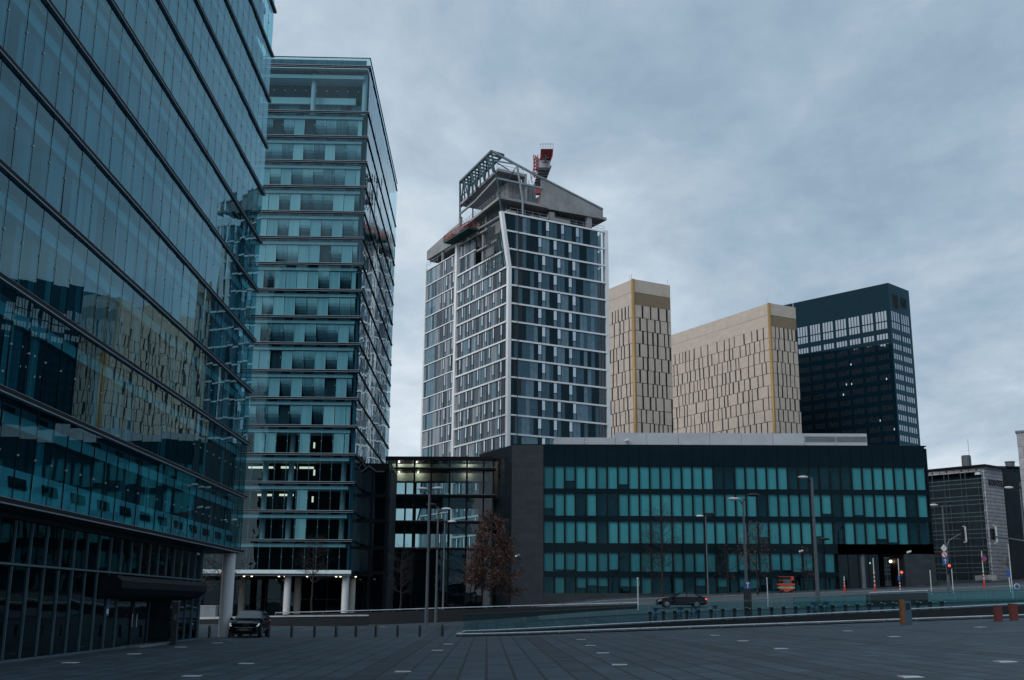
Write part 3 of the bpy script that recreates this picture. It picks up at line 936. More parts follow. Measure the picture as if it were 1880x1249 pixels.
# white corner strips
mb = MB(CR); mb.box(-.05, .62, -.22, .6, zg - 1, zfold); p = lean(zA_)
mb.poly([(-.05, -.22, zfold), (.62, -.22, zfold), (p + .62, -.22, zA_), (p - .05, -.22, zA_)])
mb.poly([(-.05, .6, zfold), (-.05, -.22, zfold), (p - .05, -.22, zA_), (p - .05, .6, zA_)])
mb.poly([(.62, -.22, zfold), (.62, .6, zfold), (p + .62, .6, zA_), (p + .62, -.22, zA_)])
mb.poly([(p - .05, -.22, zA_), (p + .62, -.22, zA_), (p + .62, .6, zA_), (p - .05, .6, zA_)])
mb.build('corner_strip', 'white_pier', C_)
mb = MB(CR); mb.box(wR - .65, wR + .1, -.2, .6, zg - 1, zK(12) + .5); mb.build('corner_strip', 'white_pier', C_)
mb = MB(CL); mb.box(uM - .5, uM + .42, -.35, .5, zg - 1, CL.hit(*Z8(305, 805))[1]); mb.build('corner_strip', 'white_pier', C_)
mb = MB(CL); mb.box(uL - .3, uL + .4, -.2, .5, zg - 1, zK(11) + shC * .6); mb.build('corner_strip', 'white_pier', C_)
# bent cladding between the leaning corner and the left face
zf2 = zK(9); mb = MB()
a = CR.P(-.02, 0, zK(9)); b = CR.P(lean(zK(11.3)), .3, zK(11.3)); c = CL.P(-4.2, 0, zK(10.9)); d = CL.P(-2.5, 0, zK(9.2))
for i in range(5):
    t0, t1 = i / 5 + .02, (i + 1) / 5 - .02
    q = [d.lerp(a, t0), d.lerp(a, t1), c.lerp(b, t1), c.lerp(b, t0)]
    mb.poly(q, (3, 0, 2, 4, 0)[i])
mb.build('facade_panel', PANELS, C_)
# body behind the cladding
def plan(inset, u0=None):
    """tower plan as world (x, y), pulled in from the faces"""
    q = [CL.P(uL + .3, inset, 0), CL.P(0, inset, 0) + CR.x * inset, CR.P(wR - .3, inset, 0)]
    q.append(q[2] + CR.n * (-uL - .6)); q.append(q[0] + CR.x * (wR - .6))
    return [(p.x, p.y) for p in (q[0], q[1], q[2], q[3])]
mb = MB(); mb.slab(plan(.15), zg - 1, zK(9)); 
mb.slab([(p.x, p.y) for p in (CL.P(-9, .15, 0), CL.P(0, .15, 0) + CR.x * .3, CR.P(wR - 3, .12, 0), CR.P(wR - 3, 20, 0), CL.P(-20, 14, 0))], zK(9) + .01, zK(12) - .15)
mb.build('core', 'frame_black', C_)
# ---- bare concrete and steel above
HR = lambda x, y, w=0: CR.hit(*Z8(x, y), w)
HL = lambda x, y, w=0: CL.hit(*Z8(x, y), w)
zS1 = HR(1000, 525)[1]; uc1, zc1 = HR(636, 440)
mb = MB(CR)
mb.prism([HR(945, 314), HR(945, 505), HR(1000, 540), HR(1398, 612), HR(1396, 549)], .0, .5, 0)
mb.build('sloping_wall', 'concrete', C_)
mb = MB(CR); mb.prism([HR(945, 312), HR(1396, 546), HR(1399, 536), HR(945, 302)], -.15, .6); mb.build('wall_coping', 'steel_white', C_)
# floor slabs of the crown: from the leaning corner back along the left face to the middle strip
def crown_slab(zc, ul, th, name, back=12, u_end=None, mat='concrete'):
    cp = CR.P(ul, 0, 0); lp = CL.P(uM + .5, 0, 0); rp = CR.P(u_end if u_end is not None else wR, .1, 0)
    rb = rp + CR.n * back; lb = lp + CL.n * back * .9
    m = MB(); m.slab([(p.x, p.y) for p in (lp, cp, rp, rb, lb)], zc - th, zc)
    return m.build(name, mat, C_)
crown_slab(zc1, uc1, .55, 'floor_slab')
uS2, zS2 = HR(602, 232)
crown_slab(zS2, uS2 + .6, .55, 'floor_slab', back=9, u_end=HR(828, 270)[0])
uS3, zS3 = HR(612, 312)
z_mid = zK(11.55)
m = MB(); lp, cp = CL.P(uM + .6, .2, 0), CL.P(-5.2, .2, 0)
m.slab([(p.x, p.y) for p in (lp, cp, cp + CL.n * 9, lp + CL.n * 9)], zK(11) - .35, zK(11) + .05); m.build('floor_slab', 'concrete', C_)
for zz_, nm in ((zK(12) + 1.1, 'a'), (zK(12) - .05, 'b')):
    m = MB(); lp, cp = CL.P(uM + .6, .2, 0), CL.P(-.3, .2, 0)
    m.slab([(p.x, p.y) for p in (lp, cp, CR.P(3, 3, 0), cp + CL.n * 9, lp + CL.n * 9)], zz_ - .4, zz_); m.build('floor_slab', 'concrete', C_)
# concrete shafts and columns
mb = MB(CR); u0, u1 = HR(740, 400)[0], HR(945, 400)[0]
mb.box(u0, u1 - .05, 2.2, 7, zS1 - .1, HR(850, 372, 2.2)[1]); mb.box(u1 - .06, wR - .6, .55, 6.5, zS1 - .1, zS1 + 2.2)
mb.build('lift_shaft', 'concrete', C_)
mb = MB(CR); u0, z1 = HR(825, 278); u1 = HR(836, 278)[0]; mb.box(u0, u1, .0, 1.5, zc1 + .01, z1); mb.build('concrete_column', 'concrete', C_)
for xa, xb in ((1010, 1046), (1286, 1321)):
    u0, u1 = HR(xa, 580)[0], HR(xb, 580)[0]; mb = MB(CR); mb.box(u0, u1, .3, 1.1, zK(12) + .1, HR(xa, 545)[1] - .3); mb.build('concrete_column', 'concrete', C_)
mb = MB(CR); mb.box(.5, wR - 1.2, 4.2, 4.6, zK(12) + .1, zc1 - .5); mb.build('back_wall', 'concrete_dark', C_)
mb = MB(CR); mb.box(HR(1048, 640)[0], HR(1165, 660)[0], .35, .6, zK(12) + .22, zK(12) + 1.25); mb.build('parapet', 'concrete', C_)
for x, y0, y1 in ((518, 700, 920), (480, 620, 820), (410, 700, 850), (345, 600, 800), (540, 560, 700)):
    u, z1 = HL(x, y0, .9); z0 = HL(x, y1, .9)[1]; mb = MB(CL); mb.box(u - .3, u + .3, .6, 1.2, z0, z1); mb.build('concrete_column', 'concrete', C_)
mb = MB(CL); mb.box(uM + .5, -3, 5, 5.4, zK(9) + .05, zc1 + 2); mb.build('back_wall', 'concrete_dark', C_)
# upper storeys of the left face that already have their windows
u0, u1 = HL(345, 800)[0], HL(458, 800)[0]; mb = MB(CL); n = 9
for k in (10, 11):
    for i in range(n):
        a_ = u0 + (u1 - u0) * i / n; b_ = u0 + (u1 - u0) * (i + 1) / n
        mb.quad(a_ + .02, b_ - .02, zK(k) + .22, zK(k + 1) - .03 - (.9 if k == 11 else 0), 0, rnd.choice((3, 4, 5, 0)))
mb.build('facade_panel', PANELS, C_)
mb = MB(CL); mb.box(u0, u1, -.15, .1, zK(11) - .02, zK(11) + .2); mb.build('floor_band', 'white_pier', C_)
# far left wedge
mb = MB(CL); mb.prism([HL(95, 918), HL(95, 853), HL(275, 690), HL(338, 640), HL(338, 768)], 0, .5); mb.build('sloping_wall', 'concrete', C_)
a_, za_ = HL(95, 918); b_, zb_ = HL(335, 770)
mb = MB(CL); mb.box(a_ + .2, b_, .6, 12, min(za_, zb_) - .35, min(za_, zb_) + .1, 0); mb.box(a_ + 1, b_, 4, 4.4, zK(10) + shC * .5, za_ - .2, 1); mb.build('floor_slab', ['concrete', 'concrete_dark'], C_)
for x in (212, 318):
    u, z1 = HL(x, 830, .3); mb = MB(CL); mb.box(u - .2, u + .2, .2, .6, zK(11) + shC * .5, z1 + .2); mb.build('concrete_column', 'concrete', C_)
# steel roof frame
def wR_(x, y, w=0): u, z = HR(x, y, w); return CR.P(u, w, z)
def wL_(x, y, w=0): u, z = HL(x, y, w); return CL.P(u, w, z)
top = wR_(575, 112); endp = wL_(341, 342)
def chord(t, dz=0, inn=0): return top.lerp(endp, t) + Vector((0, 0, dz)) + CL.n * inn
mb = MB()
mb.bar(chord(0), chord(1), .28); low_ = -1.2
mb.bar(chord(0, -.2, 2.6), chord(1, -.2, 2.6), .24)
for i in range(13): mb.bar(chord(i / 12), chord(i / 12, -.2, 2.6), .17)
mb.build('roof_truss', 'steel_blue', C_)
mb = MB(); drop = [-.0, -3.2]
for i in range(9):
    t = i / 8
    zb = min(chord(t).z - 1.5, zc1 + 2.2 + 0 * t)
    foot = chord(t); foot = Vector((foot.x, foot.y, max(zc1, chord(t).z - 4.2 - 1.3 * t)))
    mb.bar(chord(t), foot + CL.n * .4, .19)
    if i < 8:
        f2 = chord((i + 1) / 8); f2 = Vector((f2.x, f2.y, max(zc1, f2.z - 4.2 - 1.3 * (i + 1) / 8)))
        mb.bar(chord(t) if i % 2 else foot + CL.n * .4, (f2 + CL.n * .4) if i % 2 else chord((i + 1) / 8), .14)
mb.build('roof_truss', 'steel_blue', C_)
mb = MB(); foot = wL_(341, 600)
mb.bar(endp, foot, .22); e2 = endp + CL.n * 3 + CL.x * .2; mb.bar(e2, foot + CL.n * 3, .16)
e3 = wL_(405, 318, .5); mb.bar(e3, wL_(402, 510, .5), .16); mb.bar(wL_(341, 455), wL_(400, 400, .5), .1); mb.bar(wL_(341, 455), wL_(402, 505, .5), .1); mb.bar(wL_(345, 460), wL_(448, 480, .5), .1)
mb.build('steel_post', 'steel_blue', C_)
mb = MB(); mb.bar(top, wR_(945, 312), .22); mb.bar(wR_(590, 182), wR_(760, 210), .14); mb.bar(wR_(612, 312), wR_(945, 386), .22); mb.bar(wR_(590, 182), wR_(700, 250, 2), .1); mb.bar(wR_(860, 262), wR_(870, 345), .1)
mb.bar(wR_(612, 312), wL_(455, 482), .22); mb.bar(wL_(455, 482), wL_(341, 575), .2)
mb.build('steel_beam', 'steel_white', C_)
mb = MB(); pts = [wR_(575, 112), wR_(592, 240), wR_(612, 312), wR_(630, 432), wR_(643, 552)]
for a_, b_ in zip(pts, pts[1:]): mb.bar(a_, b_, .17)
mb.bar(wR_(632, 430), wR_(752, 232), .07); mb.build('steel_post', 'steel_blue', C_)
mb = MB(); mb.tube(wR_(762, 215), wR_(804, 475), .22, seg=10); mb.tube(wR_(804, 475), wR_(805, 590), .2, seg=10); mb.build('steel_post', 'steel_white', C_)
# guard rails along the open floors
def guard(p, q, h=1.1, step=1.6, name='guard_rail'):
    mb = MB(); n = max(1, int((q - p).length / step)); up = Vector((0, 0, 1))
    for i in range(n + 1): c = p.lerp(q, i / n); mb.bar(c, c + up * h, .035)
    for f in (.5, 1): mb.bar(p + up * h * f, q + up * h * f, .03)
    mb.build(name, 'steel_white', C_)
guard(CR.P(.3, -.05, zK(12) + .2), CR.P(wR - .8, -.05, zK(12) + .2))
guard(CR.P(uc1 + .2, .2, zc1), CR.P(HR(830, 400)[0], .2, zc1)); guard(CR.P(uc1, .2, zc1), CL.P(uM + .8, .3, zc1))
guard(CL.P(uM + .7, .3, zK(12) + 1.1), CL.P(-1.5, .3, zK(12) + 1.1)); guard(CL.P(-7, .3, zK(10) + .2), CL.P(-1.5, .3, zK(10) + .2)); guard(CL.P(-7, .3, zK(11) + .05), CL.P(-5.4, .3, zK(11) + .05))
guard(CR.P(uS2 + .8, .8, zS2), CR.P(HR(825, 270)[0], .8, zS2)); guard(CL.P(uL + .5, -.1, zK(11) + shC * .65), CL.P(uL + 6, -.1, zK(11) + shC * .65))
# scaffold tubes, props and sheeting left on the open floors
mb = MB()
for i in range(10):
    u = -9.2 + i * .85; mb.bar(CL.P(u, -.35, zK(9) + .3), CL.P(u, -.35, zc1 + 1.2 - abs(i - 6) * .35), .045)
for k in range(9): z = zK(9) + .8 + k * 1.25; mb.bar(CL.P(-9.4, -.35, z), CL.P(-1.4, -.35, z), .04)
for i in range(5): mb.bar(CL.P(-9.2 + i * 1.7, -.35, zK(9) + .8 + i), CL.P(-7.5 + i * 1.7, -.35, zK(9) + 3.3 + i), .035)
mb.build('scaffold', 'steel_blue', C_)
mb = MB()
for i in range(16): u = uc1 + 1.0 + i * 1.35; mb.bar(CR.P(u, .9 + (i % 3) * .6, zK(12) + .1), CR.P(u + rnd.uniform(-.1, .1), .9 + (i % 3) * .6, zc1 - .55), .05)
for i in range(9): p = CR.P(uc1 + .8 + i * .9, 1.2, 0); mb.bar(p + Vector((0, 0, zc1)), p + Vector((0, 0, zS2 - .5)), .05)
for i in range(10): p = CL.P(uM + 1.2 + i * 1.5, .8, 0); mb.bar(p + Vector((0, 0, zK(11) + .1)), p + Vector((0, 0, zc1 - .6)), .06)
mb.build('prop', 'steel_blue', C_)
mb = MB(CL); mb.box(-8.6, -5.2, -.42, -.38, zK(10) + .4, zK(10) + 2.1); mb.box(-4.6, -2.2, -.43, -.39, zK(11) + .6, zK(11) + 2.6); mb.build('sheeting', 'concrete_dark', C_)
mb = MB(CR); mb.box(HR(690, 560)[0], HR(760, 570)[0], .2, .9, zK(12) + .25, zK(12) + .8); mb.box(HR(865, 600)[0], HR(905, 600)[0], .3, 1, zK(12) + .25, zK(12) + .7); mb.build('pallet', 'cream_paint', C_)
# hoist rope down the right face
mb = MB(CR); mb.tube((1.9, -.5, zK(12)), (1.9, -.5, zg + 2), .06, seg=6); mb.build('hoist_cable', 'frame_black', C_)
mb = MB(CL); mb.tube((-1.3, -.5, zK(4)), (-1.3, -.5, zg + 2), .06, seg=6); mb.build('hoist_cable', 'red_paint', C_)

# ------------------------------------------------------------------ work platform on the tower's left face
u0, u1 = HL(277, 700, -.9)[0], HL(456, 700, -.9)[0]; zb = HL(350, 725, -2.2)[1]
P_ = thing('work_platform', 'red railed work platform hung on the left face of the unfinished tower', 'work platform', CL.P((u0 + u1) / 2, -1.5, zb))
mb = MB(CL); mb.box(u0, u1, -2.6, -.25, zb, zb + .35); mb.build('deck', 'net_green', P_)
mb = MB(CL)
for a_, b_ in (((u0, -2.6), (u1, -2.6)), ((u0, -.3), (u0, -2.6)), ((u1, -.3), (u1, -2.6))):
    n = 6 if a_[1] == b_[1] else 2
    for i in range(n + 1):
        t = i / n; x, y = a_[0] + (b_[0] - a_[0]) * t, a_[1] + (b_[1] - a_[1]) * t; mb.bar((x, y, zb + .35), (x, y, zb + 1.5), .06)
    for h in (.55, 1.0, 1.5): mb.bar((*a_, zb + h), (*b_, zb + h), .07)
mb.build('railing', 'crane_red', P_)
mb = MB(CL); mb.box(u0, u0 + 1.6, -1.6, -.4, zb + .36, zb + 1.9); mb.build('winch', 'crane_red', P_)

# ------------------------------------------------------------------ tower crane behind it
DK = 228
ck = lambda x, y, d=0: at(*Z8(x, y), DK + d)
base = ck(905, 420); zgk = gz(base.x, base.y)
K = thing('tower_crane', 'red and grey tower crane rising behind the concrete top of the unfinished tower', 'crane', (base.x, base.y, zgk))
def lattice(mb, p, q, r, n, m=0, rb=.09):
    ax = (q - p).normalized(); t = Vector((0, 1, 0)); a = ax.cross(t).normalized() * r; b = ax.cross(a).normalized() * r
    cs = [a + b, a - b, -a - b, -a + b]
    for c in cs: mb.bar(p + c, q + c, rb * 1.3, m)
    for i in range(n):
        s0, s1 = p.lerp(q, i / n), p.lerp(q, (i + 1) / n)
        for j in range(4): mb.bar(s0 + cs[j], s1 + cs[(j + 1) % 4], rb * .8, m); mb.bar(s0 + cs[j], s0 + cs[(j + 1) % 4], rb * .7, m)
mb = MB(); lattice(mb, Vector((base.x, base.y, zgk)), base, .9, 24); mb.build('mast', 'crane_dark', K)
mb = MB(); p0, p1 = ck(915, 395), ck(972, 225, -8)
ax = p1 - p0; sd_ = Vector((1.15, 0, .1))
v = [p0 - sd_, p0 + sd_, p1 + sd_ * 1.15, p1 - sd_ * 1.15]; back = Vector((0, 1.4, .6))
mb.poly(v); mb.poly([x + back for x in reversed(v)])
for i in range(4): mb.poly([v[i], v[i] + back, v[(i + 1) % 4] + back, v[(i + 1) % 4]])
mb.build('boom', 'crane_dark', K)
mb = MB()
for i in range(9):
    t = i / 8; c = p0.lerp(p1, t); mb.bar(c - sd_ * 1.05 - Vector((0, .2, .1)), c + sd_ * 1.05 - Vector((0, .2, .1)), .10)
    if i < 8: mb.bar(c - sd_ - Vector((0, .2, .1)), p0.lerp(p1, t + 1 / 8) + sd_ - Vector((0, .2, .1)), .07)
mb.build('boom_lattice', 'crane_grey', K)
mb = MB(); q = [ck(930, 205, -8), ck(985, 240, -8), ck(1028, 130, -12), ck(1030, 95, -12), ck(938, 95, -12)]
bk = Vector((0, 2.2, .3)); mb.poly(q); mb.poly([x + bk for x in reversed(q)])
for i in range(5): mb.poly([q[i], q[i] + bk, q[(i + 1) % 5] + bk, q[(i + 1) % 5]])
mb.build('counter_jib', 'crane_red', K)
mb = MB()
for a_, b_ in (((960, 150), (1012, 135)), ((952, 178), (1000, 165)), ((948, 200), (990, 200)), ((985, 110), (968, 205))): mb.bar(ck(*a_, -10.4) - Vector((0, .5, 0)), ck(*b_, -10.4) - Vector((0, .5, 0)), .14)
mb.build('jib_brace', 'crane_dark', K)
mb = MB(); c = ck(965, 222, -9.5); mb.box(c.x - 1.1, c.x + 1.2, c.y - .8, c.y + .8, c.z - .6, c.z + .9); mb.build('counterweight', 'crane_grey', K)
mb = MB()
for x0, x1, y in ((936, 1030, 92), ): 
    for k in range(6): x = x0 + (x1 - x0) * k / 5; mb.bar(ck(x, y, -12), ck(x, y - 8 + 22 * 0, -12) + Vector((0, 0, .8)), .05)
    mb.bar(ck(x0, y, -12) + Vector((0, 0, 1)), ck(x1, y, -12) + Vector((0, 0, 1)), .05)
mb.build('walkway_rail', 'steel_white', K)
mb = MB(); lattice(mb, ck(905, 300), ck(900, 145), .45, 6, 0, .08); mb.bar(ck(900, 145), ck(868, 330), .09); mb.bar(ck(903, 150), ck(935, 205, -8), .05); mb.bar(ck(896, 150), ck(885, 300), .08)
mb.build('a_frame', 'crane_red', K)
mb = MB(); c = ck(918, 190); mb.box(c.x - .5, c.x + .5, c.y, c.y + 1, c.z - 1.6, c.z + .8); mb.build('winch', 'crane_grey', K)
mb = MB(); c = ck(910, 405, -3); mb.box(c.x - 1.1, c.x + 1.1, c.y - .6, c.y + .6, c.z - .8, c.z + .8); mb.build('slewing_ring', 'crane_red', K)

# ------------------------------------------------------------------ two gold clad towers
def gold_tower(px, D, wl, wr, ytop, y0, y1, n, label, rows_extra, gap, seed):
    rg = random.Random(seed)
    o = at(px, 1112, D); G = thing('clad_tower', label, 'office tower', (o.x, o.y, gz(o.x, o.y)), group='gold clad towers')
    FR = Face((o.x, o.y), R(60)); FL = Face((o.x, o.y), R(150))
    xc = lambda y: px + (y - 1112) * .045
    za = FR.hit(xc(y0), y0)[1]; zb = FR.hit(xc(y1), y1)[1]; sh = (za - zb) / n
    zt = FR.hit(xc(ytop), ytop)[1]; zbase = gz(o.x, o.y) - 2
    nrow = n + rows_extra
    mb = MB(FR)
    mb.box(.15, wr - .05, .12, .6, zbase, zt - .1); mb.build('wall', 'joint_dark', G)
    b2 = MB(FR); b2.box(.16, wr, .61, wl - .1, zbase + .1, zt - .4); b2.build('core', 'joint_dark', G)
    mb = MB(FL); mb.box(-wl + .05, -.15, .12, .59, zbase, zt - .12); mb.build('wall', 'joint_dark', G)
    zm = (zt + za) / 2
    mb = MB(FR); mb.box(.55, wr, -.02, .1, zm + .05, zt, 0); mb.box(.55, wr - .03, .0, .1, za + .06, zm - .03, 1); mb.box(.5, wr, -.0, .6, zt + .002, zt + .12, 0); mb.build('top_band', ['gold_band', 'bronze_band'], G)
    mb = MB(FL); mb.box(-wl, -.55, -.02, .1, zm + .05, zt, 0); mb.box(-wl, -.55, -.015, .1, za + .06, zm - .03, 0); mb.build('top_band', ['gold_band'], G)
    c = MB(FR); c.tube((.26, .26, zbase), (.26, .26, zt + .15), .50, seg=16); c.build('corner_column', 'gold_corner', G, smooth=True)
    ws = WinSet(G, 'window', ['slot_glass'], vis=lambda x, y: y < 795 and x > 1121)
    for side, F, W in ((0, FR, wr), (1, FL, wl)):
        for k in range(nrow):
            z1 = za - k * sh; z0 = z1 - sh + .17
            if z1 < zbase: break
            mb = MB(F); x = .75; Wd = W - .05
            if side and gap: dens = lambda s: .72 if .22 < s / W < .78 else .45
            else: dens = lambda s: .75
            off = rg.random()
            while x < Wd - .3:
                pwid = rg.choice((1.1, 1.5, 1.9, 2.2)) if rg.random() < dens(x) else rg.choice((2.4, 3.4, 4.6))
                if not gap: pwid = rg.choice((1.0, 1.3, 1.9, 2.3))
                if gap and side == 0: pwid = rg.choice((1.1, 1.5, 1.9))
                x1 = min(x + pwid, Wd)
                a_, b_ = (x, x1) if side == 0 else (-x1, -x)
                mb.box(a_, b_, -.06 - .02 * (k % 2), .11, z0, z1)
                gw = rg.choice((.5, .6, .75))
                if x1 + gw < Wd:
                    a_, b_ = (x1, x1 + gw) if side == 0 else (-x1 - gw, -x1)
                    s = MB(F); s.quad(a_, b_, z0 + .02, z1, .09); ws.add(s)
                x = x1 + gw
            mb.build('cladding', 'gold_panel', G)
    ws.done()
    m = MB(FR)
    for u, w_ in ((.3, .9), (wr - .5, .6), (.3, 1.8)): m.tube((u, w_, zt), (u, w_, zt + 1.6), .09, seg=6); m.ball((u, w_, zt + 1.7), .14, .14, .18)
    m.build('roof_mast', 'lamp_white', G)
    return G
gold_tower(1172, 322, 20, 13.9, 510, 556.5, 750, 8, 'slim gold clad tower rising beside the unfinished tower', 14, False, 3)
gold_tower(1437, 370, 58, 12.2, 557, 599, 751, 7, 'broad gold clad tower in front of the dark tower', 14, True, 5)

# ------------------------------------------------------------------ dark tower far right
DE = 390
o = at(1673, 1114, DE); E = thing('dark_tower', 'dark blue office tower with pale grouped windows behind the broad gold tower', 'office tower', (o.x, o.y, gz(o.x, o.y)))
ER = Face((o.x, o.y), R(46)); EL = Face((o.x, o.y), R(136))
zt = ER.hit(1631.3, 521)[1]; zr1 = EL.hit(1638, 597)[1]
wE, lE = ER.hit(1681, 700)[0], 62
zgE = gz(o.x, o.y) - 2
def ez(x, y): return ER.hit(x, y)[1]
# window rows along the corner edge, top to bottom (top, bottom of panes)
rows = [(571, 590.5), (592, 605), (613, 625)]
Zc = lambda X, Y: (1420 + X / 3.47, 500 + Y / 3.47)
zrow = [(ER.hit(*Zc(765, 248))[1], ER.hit(*Zc(772, 312))[1]), (ER.hit(*Zc(772, 318))[1], ER.hit(*Zc(778, 362))[1])]
zA0 = ER.hit(*Zc(778, 392))[1]; zA1 = ER.hit(*Zc(838, 1042))[1]; st = (zA0 - zA1) / 10
for k in range(22): zrow.append((zA0 - st * k, zA0 - st * k - st * .56))
wsE = WinSet(E, 'window', ['dark_glass', 'dark_clad'], vis=lambda x, y: y < 820 and not (x < 1592 and y > 795) and x > 1462 + (y - 560) * .06)
def wgroup(F, u0, u1, z1, z0):
    mb = MB(F); n = 4; g = .22; w_ = (u1 - u0 - g * (n - 1)) / n
    for i in range(n): pane(F, u0 + i * (w_ + g), u0 + i * (w_ + g) + w_, z0, z1, .12, 0, .004, mb)
    for i in range(n - 1): mb.box(u0 + i * (w_ + g) + w_, u0 + (i + 1) * (w_ + g), .02, .15, z0, z1, 1)
    return mb
gw = wE / 2
for (z1, z0) in zrow:
    if z0 < zgE + 3: continue
    for j in range(2):
        a_ = .9 + j * (wE - 1.2) / 2; wsE.add(wgroup(ER, a_, a_ + (wE - 1.2) / 2 - .9, z1, z0))
    for j in range(11):
        b_ = -1.5 - j * 5.45; wsE.add(wgroup(EL, b_ - 4.35, b_, z1, z0))
wsE.done()
def clad(F, W, right):
    mb = MB(F); a, b = (0, W) if right else (-W, 0)
    z = zt; cuts = [(z1, z0) for z1, z0 in zrow if z0 > zgE + 3]
    segs = []
    for z1, z0 in cuts: segs.append((z1, z, None)); segs.append((z0, z1, 1)); z = z0
    segs.append((zgE, z, None))
    for s0, s1, win in segs:
        if not win: mb.quad(a, b, s0, s1, 0, 0)
        else:
            if right: edges = [(.9 + j * (W - 1.2) / 2, .9 + j * (W - 1.2) / 2 + (W - 1.2) / 2 - .9) for j in range(2)]
            else: edges = sorted((-1.5 - j * 5.45 - 4.35, -1.5 - j * 5.45) for j in range(11))
            x = a
            for e0, e1 in edges: mb.quad(x, e0, s0, s1, 0, 0); x = e1
            mb.quad(x, b, s0, s1, 0, 0)
    return mb
clad(ER, wE, True).build('cladding', 'dark_clad', E); clad(EL, lE, False).build('cladding', 'dark_clad', E)
mb = MB(ER); mb.box(.2, wE - .2, .2, lE - .2, zgE, zt - .3, 0); mb.box(0, wE, 0, lE, zt + .002, zt + .25, 0); mb.box(wE - .19, wE, .0, lE, zgE, zt, 1); mb.build('core', ['interior', 'dark_clad'], E)
for x0, x1 in ((756, 797), (806, 848)):
    u0, z1 = ER.hit(*Zc(x0, 135 + (x0 - 756) * .45)); u1, z0 = ER.hit(*Zc(x1, 235)); mb = MB(ER); mb.box(u0, u1, -.03, .1, z0, z1)
    for k in range(6): mb.box(u0, u1, -.12, -.03, z0 + (z1 - z0) * k / 6, z0 + (z1 - z0) * k / 6 + .12)
    mb.build('louvre', 'grille_black', E)
mb = MB(EL)
for X, Y in ((493, 588), (465, 715), (498, 712), (720, 680), (445, 780), (770, 1000), (680, 945)):
    u, z = EL.hit(*Zc(X, Y), -.02); mb.box(u - .14, u + .14, -.03, .05, z - .35, z + .35)
mb.build('lit_window', 'lamp_cool', E)

# ------------------------------------------------------------------ black office block
DF = 150
pF = at(938, 1110, DF)
FF = Face((pF.x, pF.y), R(90)); FFL = Face((pF.x, pF.y), R(154))
hF = lambda x, y, w=0: FF.hit(x, y, w)
zgF = gz(pF.x + 25, DF) - 4
zr = hF(1350, 818.6)[1]
Fb = thing('office_block', 'long low black office block with rows of teal windows and a white rooftop screen', 'office block',
           (pF.x + 26, pF.y + 8, gz(pF.x + 26, pF.y)))
uw0 = hF(998.5, 930)[0]; uend = hF(1708.5, 930)[0]; NW = 36; mw_ = (uend - uw0 - .25) / NW
print('F', pF, zr, uw0, uend, mw_)
rowsF = [(857.3, 897.8), (907.4, 947.6), (958.2, 997.8), (1015.6, 1049.6), (1060.8, 1090)]
rowsF = [(hF(1250, a)[1], hF(1250, b)[1]) for a, b in rowsF]
upass = hF(1590, 1040)[0]; ustone = hF(1661, 1040)[0]; udoor = hF(1540, 1040)[0]
wsF = WinSet(Fb, 'window', ['glass_block', 'roller_blind', 'roller_blind_low', 'dim_room', 'frame_dark', 'roller_blind_pale', 'roller_blind_grey', 'interior'], cap=100)
dark1 = {16, 17, 23, 24, 26, 27, 28}; dark2 = {3, 20, 27, 34}
for r, (z1, z0) in enumerate(rowsF):
    for i in range(NW):
        u0 = uw0 + .04 + i * mw_; u1 = u0 + mw_ - .22
        if r >= 3 and u1 > udoor: continue
        mb = pane(FF, u0, u1, z0, z1, .06, 0, .003)
        dz = z1 - z0; b = 1; cut = 0
        if r == 0 and i in dark1 or r == 1 and i in dark2: b = 3
        elif r < 3:
            if rnd.random() < .13: cut = rnd.uniform(.05, .4)
            b = rnd.choice((1, 1, 1, 5, 5, 5, 5, 6))
            if rnd.random() < .05: b = 3
        elif r == 3: b = rnd.choice((6, 6, 6, 2, 2)) if i % 9 != 7 else 3; cut = rnd.choice((0, 0, 0, .1))
        elif r == 4:
            b = 2 if rnd.random() < .62 and i < 21 or i in (12, 14) or 17 < i < 24 and rnd.random() < .5 else 3; cut = rnd.choice((.35, .5, .45, 0))
        if i < 1: b = 2 if b != 3 else b
        zb = z0 + dz * cut
        if b == 3: mb.quad(u0, u1, z0, z1, .9, 3)
        else:
            mb.quad(u0, u1, zb, z1, .20 + rnd.uniform(0, .06), b)
            if cut: mb.quad(u0, u1, z0, zb, .6, 7)
        mb.box(u0 - .10, u0, .0, .22, z0, z1, 4); mb.box(u1, u1 + .10, .0, .22, z0, z1, 4)
        wsF.add(mb)
wsF.done()
# walls between the rows
mb = MB(FF)
for (za, zb) in zip([r[1] for r in rowsF[:4]], [r[0] for r in rowsF[1:]]):
    e = uend if za > rowsF[3][0] else udoor
    mb.box(uw0 - .05, e, -.03, .5, zb + .004, za - .004)
mb.box(udoor, uend, -.03, .5, rowsF[3][0] + .004, rowsF[2][1] - .006); mb.box(uend - .22, uend + .02, -.035, .5, rowsF[2][1], zr - .3)
mb.build('spandrel', 'black_glass', Fb)
mb = MB(FF)
for i in range(NW): mb.box(uw0 + i * mw_ + .015, uw0 + (i + 1) * mw_ - .015, -.03, .4, rowsF[0][0] + .02, zr - .02)
mb.build('top_panel', 'black_glass', Fb)
mb = MB(FF); mb.box(-.02, uend + .05, -.05, 16, zr, zr + .10); mb.build('coping', 'frame_dark', Fb)
mb = MB(FF); mb.box(0, uw0 - .06, -.02, 1.2, zgF, zr - .01); mb.build('pier', 'granite', Fb)
mb = MB(FFL); mb.box(-11, -.012, 0, .5, zgF, zr - .015); mb.build('side_wall', 'granite', Fb)
mb = MB(FF); mb.box(uw0 - .05, udoor, -.06, .4, zgF, rowsF[4][1] - .01); mb.build('plinth', 'granite', Fb)
